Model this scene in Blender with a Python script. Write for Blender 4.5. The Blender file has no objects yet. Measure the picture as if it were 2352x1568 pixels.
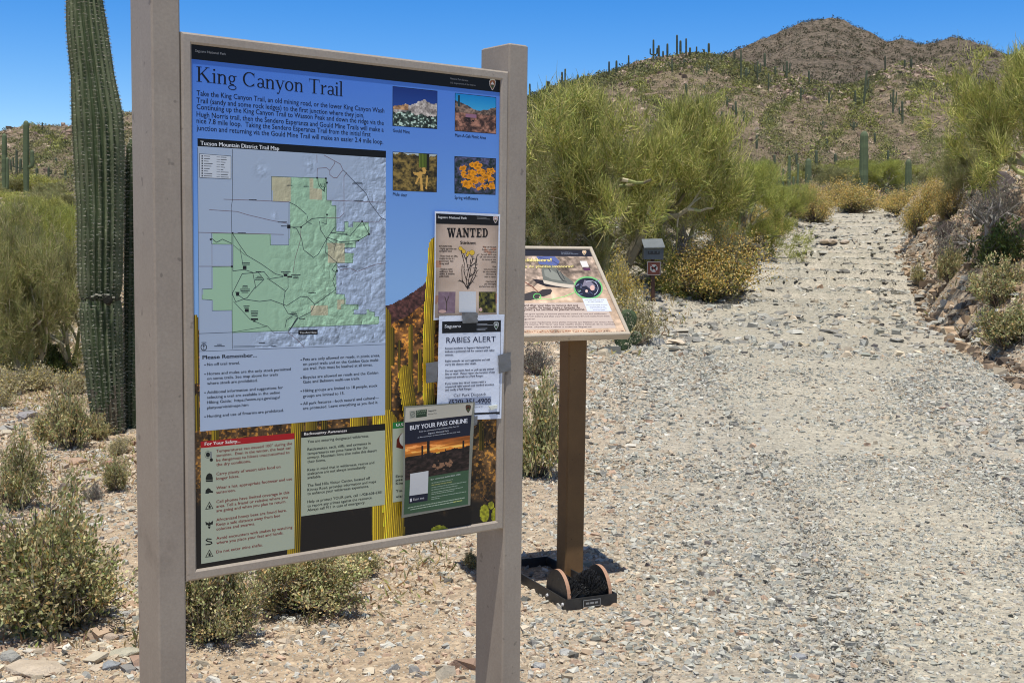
import bpy, math, random
import numpy as np
from mathutils import Vector, Matrix

# ------------------------------------------------------------------ camera
S = bpy.context.scene
COL = S.collection
F = 2736.6                       # focal length in units of a 2352-wide frame
HC = 1.5
FW = np.array([0.0, 0.99675983, -0.08043528])
RT = np.array([9.99928907e-01, 9.59107368e-04, 1.18853275e-02])
UP = np.array([-0.01192396, 0.08042957, 0.99668897])
CAM = np.array([0, 0, HC])
cam = bpy.data.cameras.new('camera')
cam.sensor_width = 36; cam.lens = 36 * F / 2352
cam.clip_start = 0.05; cam.clip_end = 20000
co = bpy.data.objects.new('camera', cam); COL.objects.link(co)
co.matrix_world = Matrix(((RT[0], UP[0], -FW[0], 0), (RT[1], UP[1], -FW[1], 0), (RT[2], UP[2], -FW[2], HC), (0, 0, 0, 1)))
S.camera = co

# ------------------------------------------------------------------ world, sun, exposure
SUN = Vector((-0.03, -0.235, 1.0)).normalized()
EL = math.asin(SUN.z)
w = bpy.data.worlds.new('World'); S.world = w; w.use_nodes = True
nt = w.node_tree; nt.nodes.clear()
sk = nt.nodes.new('ShaderNodeTexSky'); sk.sky_type = 'NISHITA'; sk.sun_disc = False
sk.sun_elevation = EL; sk.sun_rotation = math.radians(180 + 7)
sk.altitude = 900; sk.air_density = 1.0; sk.dust_density = 0.0; sk.ozone_density = 3.0
bg = nt.nodes.new('ShaderNodeBackground'); bg.inputs[1].default_value = 0.12
wo = nt.nodes.new('ShaderNodeOutputWorld')
hs = nt.nodes.new('ShaderNodeHueSaturation'); hs.inputs['Saturation'].default_value = 1.38; hs.inputs['Value'].default_value = 1.12
hs.inputs['Hue'].default_value = 0.512
tcw = nt.nodes.new('ShaderNodeTexCoord'); spw = nt.nodes.new('ShaderNodeSeparateXYZ'); nt.links.new(tcw.outputs['Generated'], spw.inputs[0])
for inp, hi, lo in (('Saturation', 1.48, 0.62), ('Value', 1.06, 0.52)):   # sky overhead artificially greyed and dimmed for darker, more neutral shadows
    mr = nt.nodes.new('ShaderNodeMapRange'); mr.inputs[1].default_value = 0.25; mr.inputs[2].default_value = 0.6; mr.inputs[3].default_value = hi; mr.inputs[4].default_value = lo
    nt.links.new(spw.outputs[2], mr.inputs[0]); nt.links.new(mr.outputs[0], hs.inputs[inp])
nt.links.new(sk.outputs[0], hs.inputs['Color']); nt.links.new(hs.outputs[0], bg.inputs[0]); nt.links.new(bg.outputs[0], wo.inputs[0])
sl = bpy.data.lights.new('sun', 'SUN'); sl.energy = 4.2; sl.angle = math.radians(0.53); sl.color = (1, 0.96, 0.89)
so = bpy.data.objects.new('sun', sl); COL.objects.link(so)
so.rotation_euler = SUN.to_track_quat('Z', 'Y').to_euler(); so.location = (0, -5, 20)
S.cycles.filter_width = 1.1; S.cycles.max_bounces = 6
S.view_settings.view_transform = 'Standard'; S.view_settings.look = 'None'
S.view_settings.exposure = 0.24; S.view_settings.gamma = 1

rng = np.random.default_rng(7)
random.seed(7)

# ------------------------------------------------------------------ helpers: geometry from the frame
def ray(x, y): return FW + (x - 1176) / F * RT - (y - 784) / F * UP
def pix(x, y, Y):
    d = ray(x, y); return CAM + d * (Y / d[1])
def project(P):
    P = np.asarray(P, float) - CAM; d = P @ FW
    return 1176 + F * (P @ RT) / d, 784 - F * (P @ UP) / d
def lin(c):
    c = np.asarray(c, float) / 255.0
    return np.where(c <= 0.04045, c / 12.92, ((c + 0.055) / 1.055) ** 2.4)
def sstep(x, a, b):
    t = np.clip((np.asarray(x, float) - a) / (b - a), 0, 1); return t * t * (3 - 2 * t)
def _h(ix, iy, seed):
    n = (ix.astype(np.int64) * 374761393 + iy.astype(np.int64) * 668265263 + seed * 974711) & 0xFFFFFFFF
    n = ((n ^ (n >> 13)) * 1274126177) & 0xFFFFFFFF
    return ((n ^ (n >> 16)) & 0xFFFF) / 65535.0
def vn(x, y, seed=0):
    x = np.asarray(x, float); y = np.asarray(y, float)
    ix = np.floor(x); iy = np.floor(y); fx = x - ix; fy = y - iy
    fx = fx * fx * (3 - 2 * fx); fy = fy * fy * (3 - 2 * fy)
    a = _h(ix, iy, seed); b = _h(ix + 1, iy, seed); c = _h(ix, iy + 1, seed); d = _h(ix + 1, iy + 1, seed)
    return (a + (b - a) * fx) * (1 - fy) + (c + (d - c) * fx) * fy
def fbm(x, y, o=4, seed=0):
    s = 0; a = 0.5
    for i in range(o):
        s = s + a * (vn(x * 2 ** i + 13.7 * i, y * 2 ** i + 7.1 * i, seed + i) - 0.5); a *= 0.5
    return s * 2

# ------------------------------------------------------------------ helpers: objects
def tag(o, label=None, cat=None, group=None, kind=None):
    if label: o['label'] = label
    if cat: o['category'] = cat
    if group: o['group'] = group
    if kind: o['kind'] = kind
    return o
def thing(name, loc, label, cat, group=None):
    o = bpy.data.objects.new(name, None); o.location = loc; COL.objects.link(o); o.empty_display_size = 0.1
    return tag(o, label, cat, group)
def mesh(name, V, Fs, mat, cols=None, smooth=False):
    """V (n,3); Fs list of (m,k) index arrays; cols (total faces,3) linear or None"""
    me = bpy.data.meshes.new(name)
    V = np.asarray(V, np.float32); me.vertices.add(len(V)); me.vertices.foreach_set('co', V.ravel())
    Fs = [np.asarray(f, np.int32) for f in Fs if len(f)]
    loops = np.concatenate([f.ravel() for f in Fs]); tot = np.concatenate([np.full(len(f), f.shape[1]) for f in Fs])
    st = np.concatenate([[0], np.cumsum(tot)[:-1]])
    me.loops.add(len(loops)); me.loops.foreach_set('vertex_index', loops.astype(np.int32))
    me.polygons.add(len(tot)); me.polygons.foreach_set('loop_start', st.astype(np.int32))
    try: me.polygons.foreach_set('loop_total', tot.astype(np.int32))
    except Exception: pass
    me.update(calc_edges=True)
    if cols is not None:
        cols = np.asarray(cols, np.float32)
        if len(cols) == len(tot): cc = np.repeat(cols, tot, axis=0)
        else: cc = cols[loops]
        at = me.color_attributes.new('Col', 'FLOAT_COLOR', 'CORNER')
        at.data.foreach_set('color', np.concatenate([cc, np.ones((len(cc), 1), np.float32)], 1).ravel())
    me.polygons.foreach_set('use_smooth', np.full(len(tot), bool(smooth)))
    me.validate()
    if mat: me.materials.append(mat)
    return me
def link(name, me, parent=None, loc=None):
    o = bpy.data.objects.new(name, me); COL.objects.link(o)
    if parent: o.parent = parent
    if loc is not None: o.location = loc
    return o
class MB:
    """collects shapes (world coordinates) into one mesh"""
    def __init__(s): s.V = []; s.F = {}; s.C = {}; s.n = 0
    def add(s, V, Fs, col=(0.5, 0.5, 0.5)):
        V = np.asarray(V, float).reshape(-1, 3)
        for f in Fs:
            k = len(f); s.F.setdefault(k, []).append([i + s.n for i in f]); s.C.setdefault(k, []).append(col)
        s.V.append(V); s.n += len(V)
    def box(s, c, ax, ay, az, sx, sy, sz, col=(0.5, 0.5, 0.5), bev=0.0):
        c = np.asarray(c, float); ax, ay, az = [np.asarray(a, float) for a in (ax, ay, az)]
        if bev <= 0:
            P = [c + ax * sx / 2 * i + ay * sy / 2 * j + az * sz / 2 * k for k in (-1, 1) for j in (-1, 1) for i in (-1, 1)]
            s.add(P, [(0, 2, 3, 1), (4, 5, 7, 6), (0, 1, 5, 4), (2, 6, 7, 3), (0, 4, 6, 2), (1, 3, 7, 5)], col)
        else:   # long prism along az with chamfered edges
            hx, hy, hz, b = sx / 2, sy / 2, sz / 2, bev
            oct_ = [(-hx + b, -hy), (hx - b, -hy), (hx, -hy + b), (hx, hy - b), (hx - b, hy), (-hx + b, hy), (-hx, hy - b), (-hx, -hy + b)]
            inn = [(x * (hx - b) / hx, y * (hy - b) / hy) for x, y in oct_]
            rings = [(inn, -hz), (oct_, -hz + b), (oct_, hz - b), (inn, hz)]
            P = [c + ax * x + ay * y + az * z for r, z in rings for x, y in r]
            fs = [tuple(range(7, -1, -1)), tuple(range(24, 32))]
            for q in range(3):
                for i in range(8): fs.append((q * 8 + i, q * 8 + (i + 1) % 8, q * 8 + 8 + (i + 1) % 8, q * 8 + 8 + i))
            s.add(P, fs, col)
    def tube(s, P0, P1, r0, r1, n=8, col=(0.5, 0.5, 0.5), cap=True):
        P0 = np.asarray(P0, float); P1 = np.asarray(P1, float); d = P1 - P0; d = d / (np.linalg.norm(d) + 1e-9)
        a = np.cross(d, [0, 0, 1.0]);
        if np.linalg.norm(a) < 1e-3: a = np.array([1.0, 0, 0])
        a /= np.linalg.norm(a); b = np.cross(d, a)
        t = np.arange(n) * 2 * np.pi / n
        ring = np.cos(t)[:, None] * a + np.sin(t)[:, None] * b
        V = np.concatenate([P0 + ring * r0, P1 + ring * r1])
        fs = [(i, (i + 1) % n, n + (i + 1) % n, n + i) for i in range(n)]
        if cap: fs += [tuple(range(n - 1, -1, -1)), tuple(range(n, 2 * n))]
        s.add(V, fs, col)
    def build(s, name, mat, parent=None, base=None, smooth=False):
        V = np.concatenate(s.V)
        if parent is not None and base is None: base = np.array(parent.location) if parent.parent is None else np.array(parent['_b'])
        if base is not None: V = V - np.asarray(base)
        ks = sorted(s.F); cols = [c for k in ks for c in s.C[k]]
        me = mesh(name, V, [np.array(s.F[k]) for k in ks], mat, np.array(cols), smooth)
        return link(name, me, parent)

# ------------------------------------------------------------------ materials
def newmat(name):
    m = bpy.data.materials.new(name); m.use_nodes = True; nt = m.node_tree
    b = nt.nodes['Principled BSDF']; return m, nt, b
def nd(nt, t, **kw):
    n = nt.nodes.new(t)
    for k, v in kw.items():
        if k.startswith('i_'): n.inputs[k[2:].replace('_', ' ')].default_value = v
        else: setattr(n, k, v)
    return n
def mixc(nt, fac, a, b, mode='MIX'):
    n = nt.nodes.new('ShaderNodeMix'); n.data_type = 'RGBA'; n.blend_type = mode
    for i, v in ((0, fac), (6, a), (7, b)):
        if isinstance(v, (tuple, list)): n.inputs[i].default_value = (*v, 1) if len(v) == 3 else v
        elif isinstance(v, (int, float)): n.inputs[i].default_value = v
        else: nt.links.new(v, n.inputs[i])
    return n.outputs[2]
def ramp(nt, src, p0, p1, c0=(0, 0, 0), c1=(1, 1, 1)):
    r = nt.nodes.new('ShaderNodeValToRGB'); e = r.color_ramp.elements
    e[0].position = p0; e[1].position = p1; e[0].color = (*c0, 1); e[1].color = (*c1, 1)
    nt.links.new(src, r.inputs[0]); return r.outputs[0]
def noise(nt, scale, detail=6, rough=0.6, vec=None):
    n = nt.nodes.new('ShaderNodeTexNoise'); n.inputs['Scale'].default_value = scale
    n.inputs['Detail'].default_value = detail; n.inputs['Roughness'].default_value = rough
    if vec is None:
        tc = nt.nodes.new('ShaderNodeTexCoord'); vec = tc.outputs['Object']
    nt.links.new(vec, n.inputs['Vector']); return n
def bump(nt, b, src, dist, strength=1.0):
    n = nt.nodes.new('ShaderNodeBump'); n.inputs['Distance'].default_value = dist; n.inputs['Strength'].default_value = strength
    nt.links.new(src, n.inputs['Height']); nt.links.new(n.outputs[0], b.inputs['Normal']); return n
def attr_mat(name, rough=0.8, spec=0.3, nscale=None, namt=0.0, bscale=None, bdist=0.0, trans=0.0, coat=0.0):
    m, nt, b = newmat(name)
    a = nt.nodes.new('ShaderNodeVertexColor'); a.layer_name = 'Col'; c = a.outputs[0]
    if nscale:
        n = noise(nt, nscale); c = mixc(nt, namt, c, ramp(nt, n.outputs[0], 0.3, 0.7, (0.45, 0.45, 0.45), (1, 1, 1)), 'MULTIPLY')
    nt.links.new(c, b.inputs['Base Color']); b.inputs['Roughness'].default_value = rough
    b.inputs['Specular IOR Level'].default_value = spec
    if coat: b.inputs['Coat Weight'].default_value = coat; b.inputs['Coat Roughness'].default_value = 0.08
    if bscale: bump(nt, b, noise(nt, bscale).outputs[0], bdist)
    if trans:
        t = nt.nodes.new('ShaderNodeBsdfTranslucent'); nt.links.new(c, t.inputs[0])
        mx = nt.nodes.new('ShaderNodeMixShader'); mx.inputs[0].default_value = trans
        o = nt.nodes['Material Output']; nt.links.new(b.outputs[0], mx.inputs[1]); nt.links.new(t.outputs[0], mx.inputs[2]); nt.links.new(mx.outputs[0], o.inputs[0])
    return m
M = {}
M['stone'] = attr_mat('stone', 0.9, 0.12, 40, 0.3, 120, 0.003)
M['rock'] = attr_mat('rock', 0.85, 0.25, 12, 0.5, 30, 0.02)
M['leaf'] = attr_mat('leaf', 0.7, 0.25, trans=0.25)
M['bark'] = attr_mat('bark', 0.8, 0.2, 30, 0.4, 60, 0.004)
M['cactus'] = attr_mat('cactus', 0.65, 0.3, 9, 0.35)
M['spine'] = attr_mat('spine', 0.6, 0.3)
M['ink'] = attr_mat('ink', 0.42, 0.25)
M['paper'] = attr_mat('paper', 0.55, 0.35, bscale=9, bdist=0.004)
M['laminate'] = attr_mat('laminate', 0.5, 0.4, bscale=7, bdist=0.003, coat=0.6)
def paint(name, col, col2, rough=0.5, sc=6):
    m, nt, b = newmat(name)
    n = noise(nt, sc, 8, 0.65); n2 = noise(nt, 180, 3, 0.6); n3 = noise(nt, 2.2, 5, 0.7)
    c = mixc(nt, ramp(nt, n.outputs[0], 0.4, 0.75), col, col2)
    c = mixc(nt, ramp(nt, n3.outputs[0], 0.62, 0.72), c, tuple(x * 0.8 for x in col2))
    n5 = noise(nt, 38, 2, 0.5); c = mixc(nt, ramp(nt, n5.outputs[0], 0.70, 0.74, (0, 0, 0), (.55, .55, .55)), c, tuple(x * 0.45 for x in col2))
    tcs = nt.nodes.new('ShaderNodeTexCoord'); mp = nt.nodes.new('ShaderNodeMapping'); mp.inputs['Scale'].default_value = (9, 9, 1.1); nt.links.new(tcs.outputs['Object'], mp.inputs[0])
    n6 = noise(nt, 3.0, 6, 0.7, mp.outputs[0]); c = mixc(nt, ramp(nt, n6.outputs[0], 0.60, 0.70, (0, 0, 0), (.30, .30, .30)), c, tuple(min(x * 1.35, 1) for x in col))
    c = mixc(nt, 0.08, c, ramp(nt, n2.outputs[0], 0.3, 0.7), 'OVERLAY')
    nt.links.new(c, b.inputs['Base Color']); b.inputs['Roughness'].default_value = rough
    bump(nt, b, n2.outputs[0], 0.00025, 0.5); return m
M['taupe'] = paint('taupe_paint', (0.315, 0.27, 0.222), (0.265, 0.222, 0.182), 0.55)
M['frame'] = paint('frame_paint', (0.36, 0.31, 0.255), (0.31, 0.26, 0.21), 0.4)
M['brown'] = paint('brown_paint', (0.17, 0.095, 0.035), (0.115, 0.062, 0.024), 0.75, 5)
M['cream'] = paint('cream_paint', (0.50, 0.43, 0.34), (0.42, 0.36, 0.28), 0.45)
M['black'] = paint('black_metal', (0.018, 0.018, 0.019), (0.04, 0.038, 0.035), 0.5, 25)
M['wood'] = paint('plywood_edge', (0.42, 0.24, 0.15), (0.34, 0.19, 0.12), 0.7, 40)
M['bolt'] = paint('zinc', (0.6, 0.6, 0.6), (0.45, 0.45, 0.45), 0.3)
M['greybox'] = paint('grey_metal', (0.10, 0.115, 0.125), (0.07, 0.08, 0.088), 0.45, 12)
M['tape'] = paint('duct_tape', (0.16, 0.165, 0.175), (0.10, 0.105, 0.11), 0.35, 30)

# ground materials
def ground_mat(name, trail=False):
    m, nt, b = newmat(name); g = nt.nodes.new('ShaderNodeNewGeometry'); p = g.outputs['Position']
    n1 = noise(nt, 0.7, 6, 0.6, p); n2 = noise(nt, 14, 8, 0.7, p); n3 = noise(nt, 95, 4, 0.7, p)
    v = nt.nodes.new('ShaderNodeTexVoronoi'); v.inputs['Scale'].default_value = 55; nt.links.new(p, v.inputs['Vector'])
    sp = nt.nodes.new('ShaderNodeSeparateXYZ'); nt.links.new(p, sp.inputs[0])
    if trail:
        ca, cb = (0.86, 0.86, 0.86), (1.0, 0.98, 0.95)
    else:
        ca, cb = (0.44, 0.35, 0.255), (0.55, 0.45, 0.34)
    c = mixc(nt, ramp(nt, n1.outputs[0], 0.35, 0.65), ca, cb)
    if trail:
        at = nt.nodes.new('ShaderNodeVertexColor'); at.layer_name = 'Col'; c = mixc(nt, 1.0, at.outputs[0], c, 'MULTIPLY')
    else:     # greyer, shalier ground on the right side of the clearing
        at = nt.nodes.new('ShaderNodeVertexColor'); at.layer_name = 'Col'; c = mixc(nt, 0.2, at.outputs[0], c)
    c = mixc(nt, 0.55, c, ramp(nt, n2.outputs[0], 0.3, 0.72, (0.25, 0.24, 0.22), (0.8, 0.78, 0.74)), 'OVERLAY')
    c = mixc(nt, 0.6, c, ramp(nt, v.outputs['Color'], 0.1, 0.9, (0.3, 0.3, 0.3), (0.75, 0.74, 0.7)), 'OVERLAY')
    nt.links.new(c, b.inputs['Base Color']); b.inputs['Roughness'].default_value = 0.95; b.inputs['Specular IOR Level'].default_value = 0.1
    ad = nt.nodes.new('ShaderNodeMath'); ad.operation = 'ADD'
    nt.links.new(n3.outputs[0], ad.inputs[0]); nt.links.new(v.outputs['Distance'], ad.inputs[1])
    bump(nt, b, ad.outputs[0], 0.006 if trail else 0.012, 0.8); return m
M['ground'] = ground_mat('desert_soil'); M['trail'] = ground_mat('trail_gravel', True)
def hill_mat(name, ca, cb, dark, sc, far=False):
    m, nt, b = newmat(name); g = nt.nodes.new('ShaderNodeNewGeometry'); p = g.outputs['Position']
    n1 = noise(nt, 0.03 * sc, 6, 0.65, p); n2 = noise(nt, 0.45 * sc, 8, 0.75, p)
    v = nt.nodes.new('ShaderNodeTexVoronoi'); v.inputs['Scale'].default_value = 0.55 * sc; nt.links.new(p, v.inputs['Vector'])
    c = mixc(nt, ramp(nt, n1.outputs[0], 0.38, 0.62), ca, cb)
    c = mixc(nt, 0.7, c, ramp(nt, n2.outputs[0], 0.3, 0.7, (0.15, 0.15, 0.15), (0.85, 0.83, 0.8)), 'OVERLAY')
    c = mixc(nt, ramp(nt, v.outputs['Distance'], 0.22, 0.40, (0.75, 0.75, 0.75), (0, 0, 0)), c, dark)
    nt.links.new(c, b.inputs['Base Color']); b.inputs['Roughness'].default_value = 1; b.inputs['Specular IOR Level'].default_value = 0.05
    ad = nt.nodes.new('ShaderNodeMath'); ad.operation = 'SUBTRACT'
    nt.links.new(n2.outputs[0], ad.inputs[0]); nt.links.new(v.outputs['Distance'], ad.inputs[1])
    bump(nt, b, ad.outputs[0], 1.1 / sc, 1.0); return m
M['hill'] = hill_mat('rocky_hillside', (0.215, 0.172, 0.12), (0.315, 0.25, 0.18), (0.10, 0.09, 0.06), 1.6)
M['mount'] = hill_mat('mountain_rock', (0.15, 0.125, 0.10), (0.20, 0.165, 0.13), (0.075, 0.07, 0.058), 0.7)

# ------------------------------------------------------------------ terrain
_ty = np.arange(-200, 400, 0.5)
_tz = np.interp(_ty, [-200, 12, 16, 20, 24, 35, 55, 62, 80, 400], [0, 0.02, 0.12, 0.40, 0.82, 1.65, 3.15, 3.3, 4.3, 4.3])
_tz = np.convolve(np.pad(_tz, 4, 'edge'), np.ones(9) / 9, 'valid')
def Xc(Y): return np.interp(Y, [0, 4.4, 7.6, 12, 15.4, 20, 24, 30, 40, 55, 75], [1.2, 1.8, 2.4, 3.1, 3.9, 5.0, 6.3, 8.0, 11.3, 16, 23])
def Wt(Y): return np.interp(Y, [0, 10, 14, 20, 30, 55], [1.6, 2.4, 2.3, 2.0, 1.8, 1.55])
def gz(X, Y):
    X = np.asarray(X, float); Y = np.asarray(Y, float)
    z = np.interp(Y, _ty, _tz); f = sstep(Y, 12.5, 17); c = Xc(Y); wd = Wt(Y)
    dr = np.maximum(X - c - wd, 0); dl = np.maximum(c - wd - X, 0)
    far = 1 - 0.6 * sstep(Y, 45, 70)
    z = z + 2.9 * (1 - np.exp(-dr * 0.62)) * f * far + 0.30 * (1 - np.exp(-dl * 0.5)) * f
    off = sstep(np.abs(X - c), wd * 0.7, wd * 1.5)
    z = z + fbm(X * 0.8, Y * 0.8, 4, 3) * (0.02 + 0.10 * f * off + 0.06 * f)
    z = z + sstep(Y, 20, 24) * (1 - off) * 0.10 * (np.floor((Y + 0.6 * fbm(X * 0.5, Y * 0.5, 2, 9)) / 1.7) * 1.7 - Y + 0.85)
    r = np.hypot(X, Y)
    z = z + fbm(X * 0.25, Y * 0.25, 3, 5) * 0.35 * sstep(np.abs(X - c), 6, 14) * sstep(r, 12, 25)
    return z
def grid_faces(nr, nc, off=0):
    i = np.arange(nr - 1)[:, None] * nc + np.arange(nc - 1)[None, :]; i = i.ravel() + off
    return np.stack([i, i + 1, i + nc + 1, i + nc], 1)
th = np.concatenate([np.arange(-180, -34, 4), np.arange(-34, 34, 0.11), np.arange(34, 181, 4)]); th = np.radians(th[th <= 180])
rr = np.concatenate([[0.02], 0.8 * 1.011 ** np.arange(0, 440), [115, 150, 250, 500, 1200, 4000, 9000]])
A_, R_ = np.meshgrid(th, rr); gx = R_ * np.sin(A_); gy = R_ * np.cos(A_)
gzv = np.where(R_ < 130, gz(gx, gy), 4.0)
V = np.stack([gx, gy, gzv], -1).reshape(-1, 3)
ff = grid_faces(len(rr), len(th))[:, ::-1]
_X, _Y = V[:, 0], V[:, 1]; _g = sstep(_X - 0.05 * (_Y - 4), -0.5, 1.3)[:, None]; _b = (sstep(_X - Xc(_Y) - Wt(_Y), -0.3, 0.8) * sstep(_Y, 6, 10))[:, None]
_f = (sstep(_Y, 17, 30) * sstep(np.abs(_X - Xc(_Y)), 3, 6))[:, None]
gc = np.array([.50, .395, .285]) * (1 - _g) + np.array([.44, .43, .385]) * _g; gc = gc * (1 - _b) + np.array([.385, .285, .195]) * _b; gc = gc * (1 - _f) + np.array([.31, .27, .165]) * _f; gc = gc * 0.88
tag(link('ground', mesh('ground', V, [ff], M['ground'], gc, smooth=True)), kind='structure')

# the walked strip
ys = np.concatenate([np.arange(2.5, 14, 0.06), np.arange(14, 58, 0.12)]); ts = np.linspace(-1, 1, 61)
Yg, Tg = np.meshgrid(ys, ts, indexing='ij')
wl = np.interp(Yg, [0, 6, 12, 16, 20, 58], [0.55, 0.65, 1.1, 1.9, 1.9, 1.5])
wn = wl * (0.85 + 0.5 * fbm(Yg * 0.5, np.sign(Tg) * 5, 3, 21) + 0.3 * fbm(Yg * 3, np.sign(Tg) * 3, 3, 22))
Xg = Xc(Yg) + Tg * wn
Zg = gz(Xg, Yg) + 0.008 - 0.03 * sstep(np.abs(Tg), 0.80, 1.0)
_k = sstep(Yg.reshape(-1, 1) + 2 * fbm(Xg, Yg, 2, 8).reshape(-1, 1), 12, 18)
tcol = np.array([.425, .405, .35]) * (1 - _k) + np.array([.365, .35, .305]) * _k
tag(link('trail', mesh('trail', np.stack([Xg, Yg, Zg], -1).reshape(-1, 3), [grid_faces(len(ys), len(ts))[:, ::-1]], M['trail'], tcol, smooth=True)), kind='structure')

# hills: heights follow the ridge lines seen from the clearing, each at its own real distance
RIDGE = [(-900, 330), (-300, 320), (0, 303), (35, 294), (63, 287), (171, 290), (225, 272), (282, 259), (301, 258), (500, 235), (800, 240), (1000, 245), (1130, 240), (1211, 228), (1268, 203), (1326, 188), (1388, 171), (1471, 147), (1526, 138), (1601, 124), (1656, 131), (1680, 139), (1764, 163), (1864, 190), (1940, 205), (2000, 180), (2064, 149), (2139, 157), (2214, 187), (2300, 225), (2400, 250), (3400, 330)]
PEAK = [(1200, 380), (1450, 260), (1560, 190), (1620, 150), (1671, 128), (1700, 113), (1764, 85), (1814, 62), (1846, 47), (1875, 42), (1901, 41), (1939, 47), (1976, 65), (2014, 85), (2036, 96), (2069, 90), (2109, 101), (2151, 95), (2189, 84), (2226, 91), (2264, 107), (2352, 135), (2500, 120), (2800, 200), (3400, 330)]
def hill_fn(poly, yr_pts, Y0, e0f, amp, seed, pw):
    px_ = np.array([p[0] for p in poly], float); er = []; aa = []
    for x, y in poly:
        d = ray(x, y); er.append(d[2] / d[1]); aa.append(d[0] / d[1])
    er = np.array(er); aa = np.array(aa)
    def fn(a, s):
        xx = np.interp(a, aa, px_); Yr = np.interp(xx, [p[0] for p in yr_pts], [p[1] for p in yr_pts])
        E = np.interp(a, aa, er) ; sc = np.clip(s, 0, 1)
        Y = Y0 * (Yr / Y0) ** sc * (1 + 0.9 * np.maximum(s - 1, 0)); X = a * Y
        e = e0f + (E - e0f) * (1 - (1 - sc) ** pw)
        e = e + (E - e0f) * 0.13 * fbm(a * 9, s * 3, 3, seed) * np.sin(np.pi * sc)
        z = HC + Y * e - np.maximum(s - 1, 0) * Y * 0.35
        z = z + amp * Y / 260 * (fbm(X * 0.25 * 260 / Yr, Y * 0.25 * 260 / Yr, 5, seed + 5)) * sstep(s, 0.02, 0.3)
        return np.stack([X, Y, z], -1)
    return fn, aa, px_
hillf, ha, hp = hill_fn(RIDGE, [(-900, 420), (1000, 380), (1211, 260), (1900, 280), (2100, 330), (3400, 330)], 66, 0.022, 0.7, 40, 1.25)
mountf, ma, mp = hill_fn(PEAK, [(0, 800), (4000, 800)], 330, 0.05, 0.9, 60, 1.15)
def hill_mesh(name, fn, a0, a1, nc, nr, smax, mat):
    a = np.linspace(a0, a1, nc); s = np.linspace(0, smax, nr); Sg, Ag = np.meshgrid(s, a, indexing='ij')
    P = fn(Ag, Sg)
    return tag(link(name, mesh(name, P.reshape(-1, 3), [grid_faces(nr, nc)], mat, smooth=True)), kind='structure')
hill_mesh('hillside', hillf, ha[0], ha[-1], 1100, 260, 1.5, M['hill'])
hill_mesh('mountain', mountf, ma[0], ma[-1], 700, 200, 1.4, M['mount'])

def place(x, y, far=False):
    """where the line of sight to (x, y) meets the terrain"""
    d = ray(x, y)
    if not far:
        Y = np.concatenate([np.arange(2.5, 30, 0.01), np.arange(30, 72, 0.04)]); k = Y / d[1]
        z = HC + d[2] * k; g = gz(d[0] * k, Y); hit = np.nonzero(z <= g)[0]
        if len(hit): i = hit[0]; return np.array([d[0] * k[i], Y[i], g[i]])
    s = np.linspace(0, 1.05, 3000); P = hillf(np.full_like(s, d[0] / d[1]), s)
    e = (P[:, 2] - HC) / P[:, 1]; hit = np.nonzero(e >= d[2] / d[1])[0]
    i = hit[0] if len(hit) else int(np.argmax(e[:2900]))
    return P[i]

# ------------------------------------------------------------------ stones
SCOL = np.array([[0.48, 0.47, 0.405], [0.54, 0.53, 0.46], [0.41, 0.405, 0.36], [0.54, 0.455, 0.34], [0.62, 0.53, 0.40], [0.52, 0.38, 0.27], [0.66, 0.63, 0.55], [0.20, 0.19, 0.17]])
def chips(P, size, cols, nv=8, flat=(0.3, 0.75)):
    n = len(P)
    base = np.array([[x, y, z] for z in (-1, 1) for y in (-1, 1) for x in (-1, 1)], float) * 0.62
    T = base[None] + rng.uniform(-0.42, 0.42, (n, 8, 3))
    T[:, 4:, :2] *= rng.uniform(0.5, 0.95, (n, 1, 1))
    sc = np.stack([size * rng.uniform(0.75, 1.5, n), size * rng.uniform(0.5, 1.0, n), size * rng.uniform(flat[0], flat[1], n)], 1)
    T = T * sc[:, None, :] * 0.5
    a = rng.uniform(0, 6.283, n); tl = rng.normal(0, 0.22, n)
    c, s = np.cos(tl), np.sin(tl); y, z = T[..., 1] * c[:, None] - T[..., 2] * s[:, None], T[..., 1] * s[:, None] + T[..., 2] * c[:, None]
    x = T[..., 0]; c, s = np.cos(a)[:, None], np.sin(a)[:, None]
    W = np.stack([x * c - y * s, x * s + y * c, z], -1) + P[:, None, :] + np.array([0, 0, 0.10]) * size[:, None, None]
    F0 = np.array([(0, 2, 3, 1), (4, 5, 7, 6), (0, 1, 5, 4), (2, 6, 7, 3), (0, 4, 6, 2), (1, 3, 7, 5)])
    Q = (F0[None] + (np.arange(n) * 8)[:, None, None]).reshape(-1, 4)
    return W.reshape(-1, 3), Q, np.repeat(cols, 6, axis=0)
def stone_cols(P):
    n = len(P); X, Y = P[:, 0], P[:, 1]
    g = sstep(X - 0.05 * (Y - 4), -0.5, 1.3); bank = sstep(X - Xc(Y) - Wt(Y), -0.6, 1.0) * sstep(Y, 6, 9)
    u = rng.random(n)
    pg = np.array([.30, .24, .16, .09, .06, .02, .09, .04]).cumsum(); pt = np.array([.05, .07, .05, .26, .25, .20, .09, .03]).cumsum(); pb = np.array([.12, .10, .08, .22, .17, .22, .05, .04]).cumsum()
    ig = np.searchsorted(pg, u * pg[-1]); it = np.searchsorted(pt, u * pt[-1]); ib = np.searchsorted(pb, u * pb[-1])
    idx = np.where(rng.random(n) < bank, ib, np.where(rng.random(n) < g, ig, it)); idx = np.clip(idx, 0, 7)
    return np.clip(SCOL[idx] * rng.uniform(0.66, 1.18, (n, 1)) + rng.normal(0, 0.004, (n, 3)), 0.03, 0.85)
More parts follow.
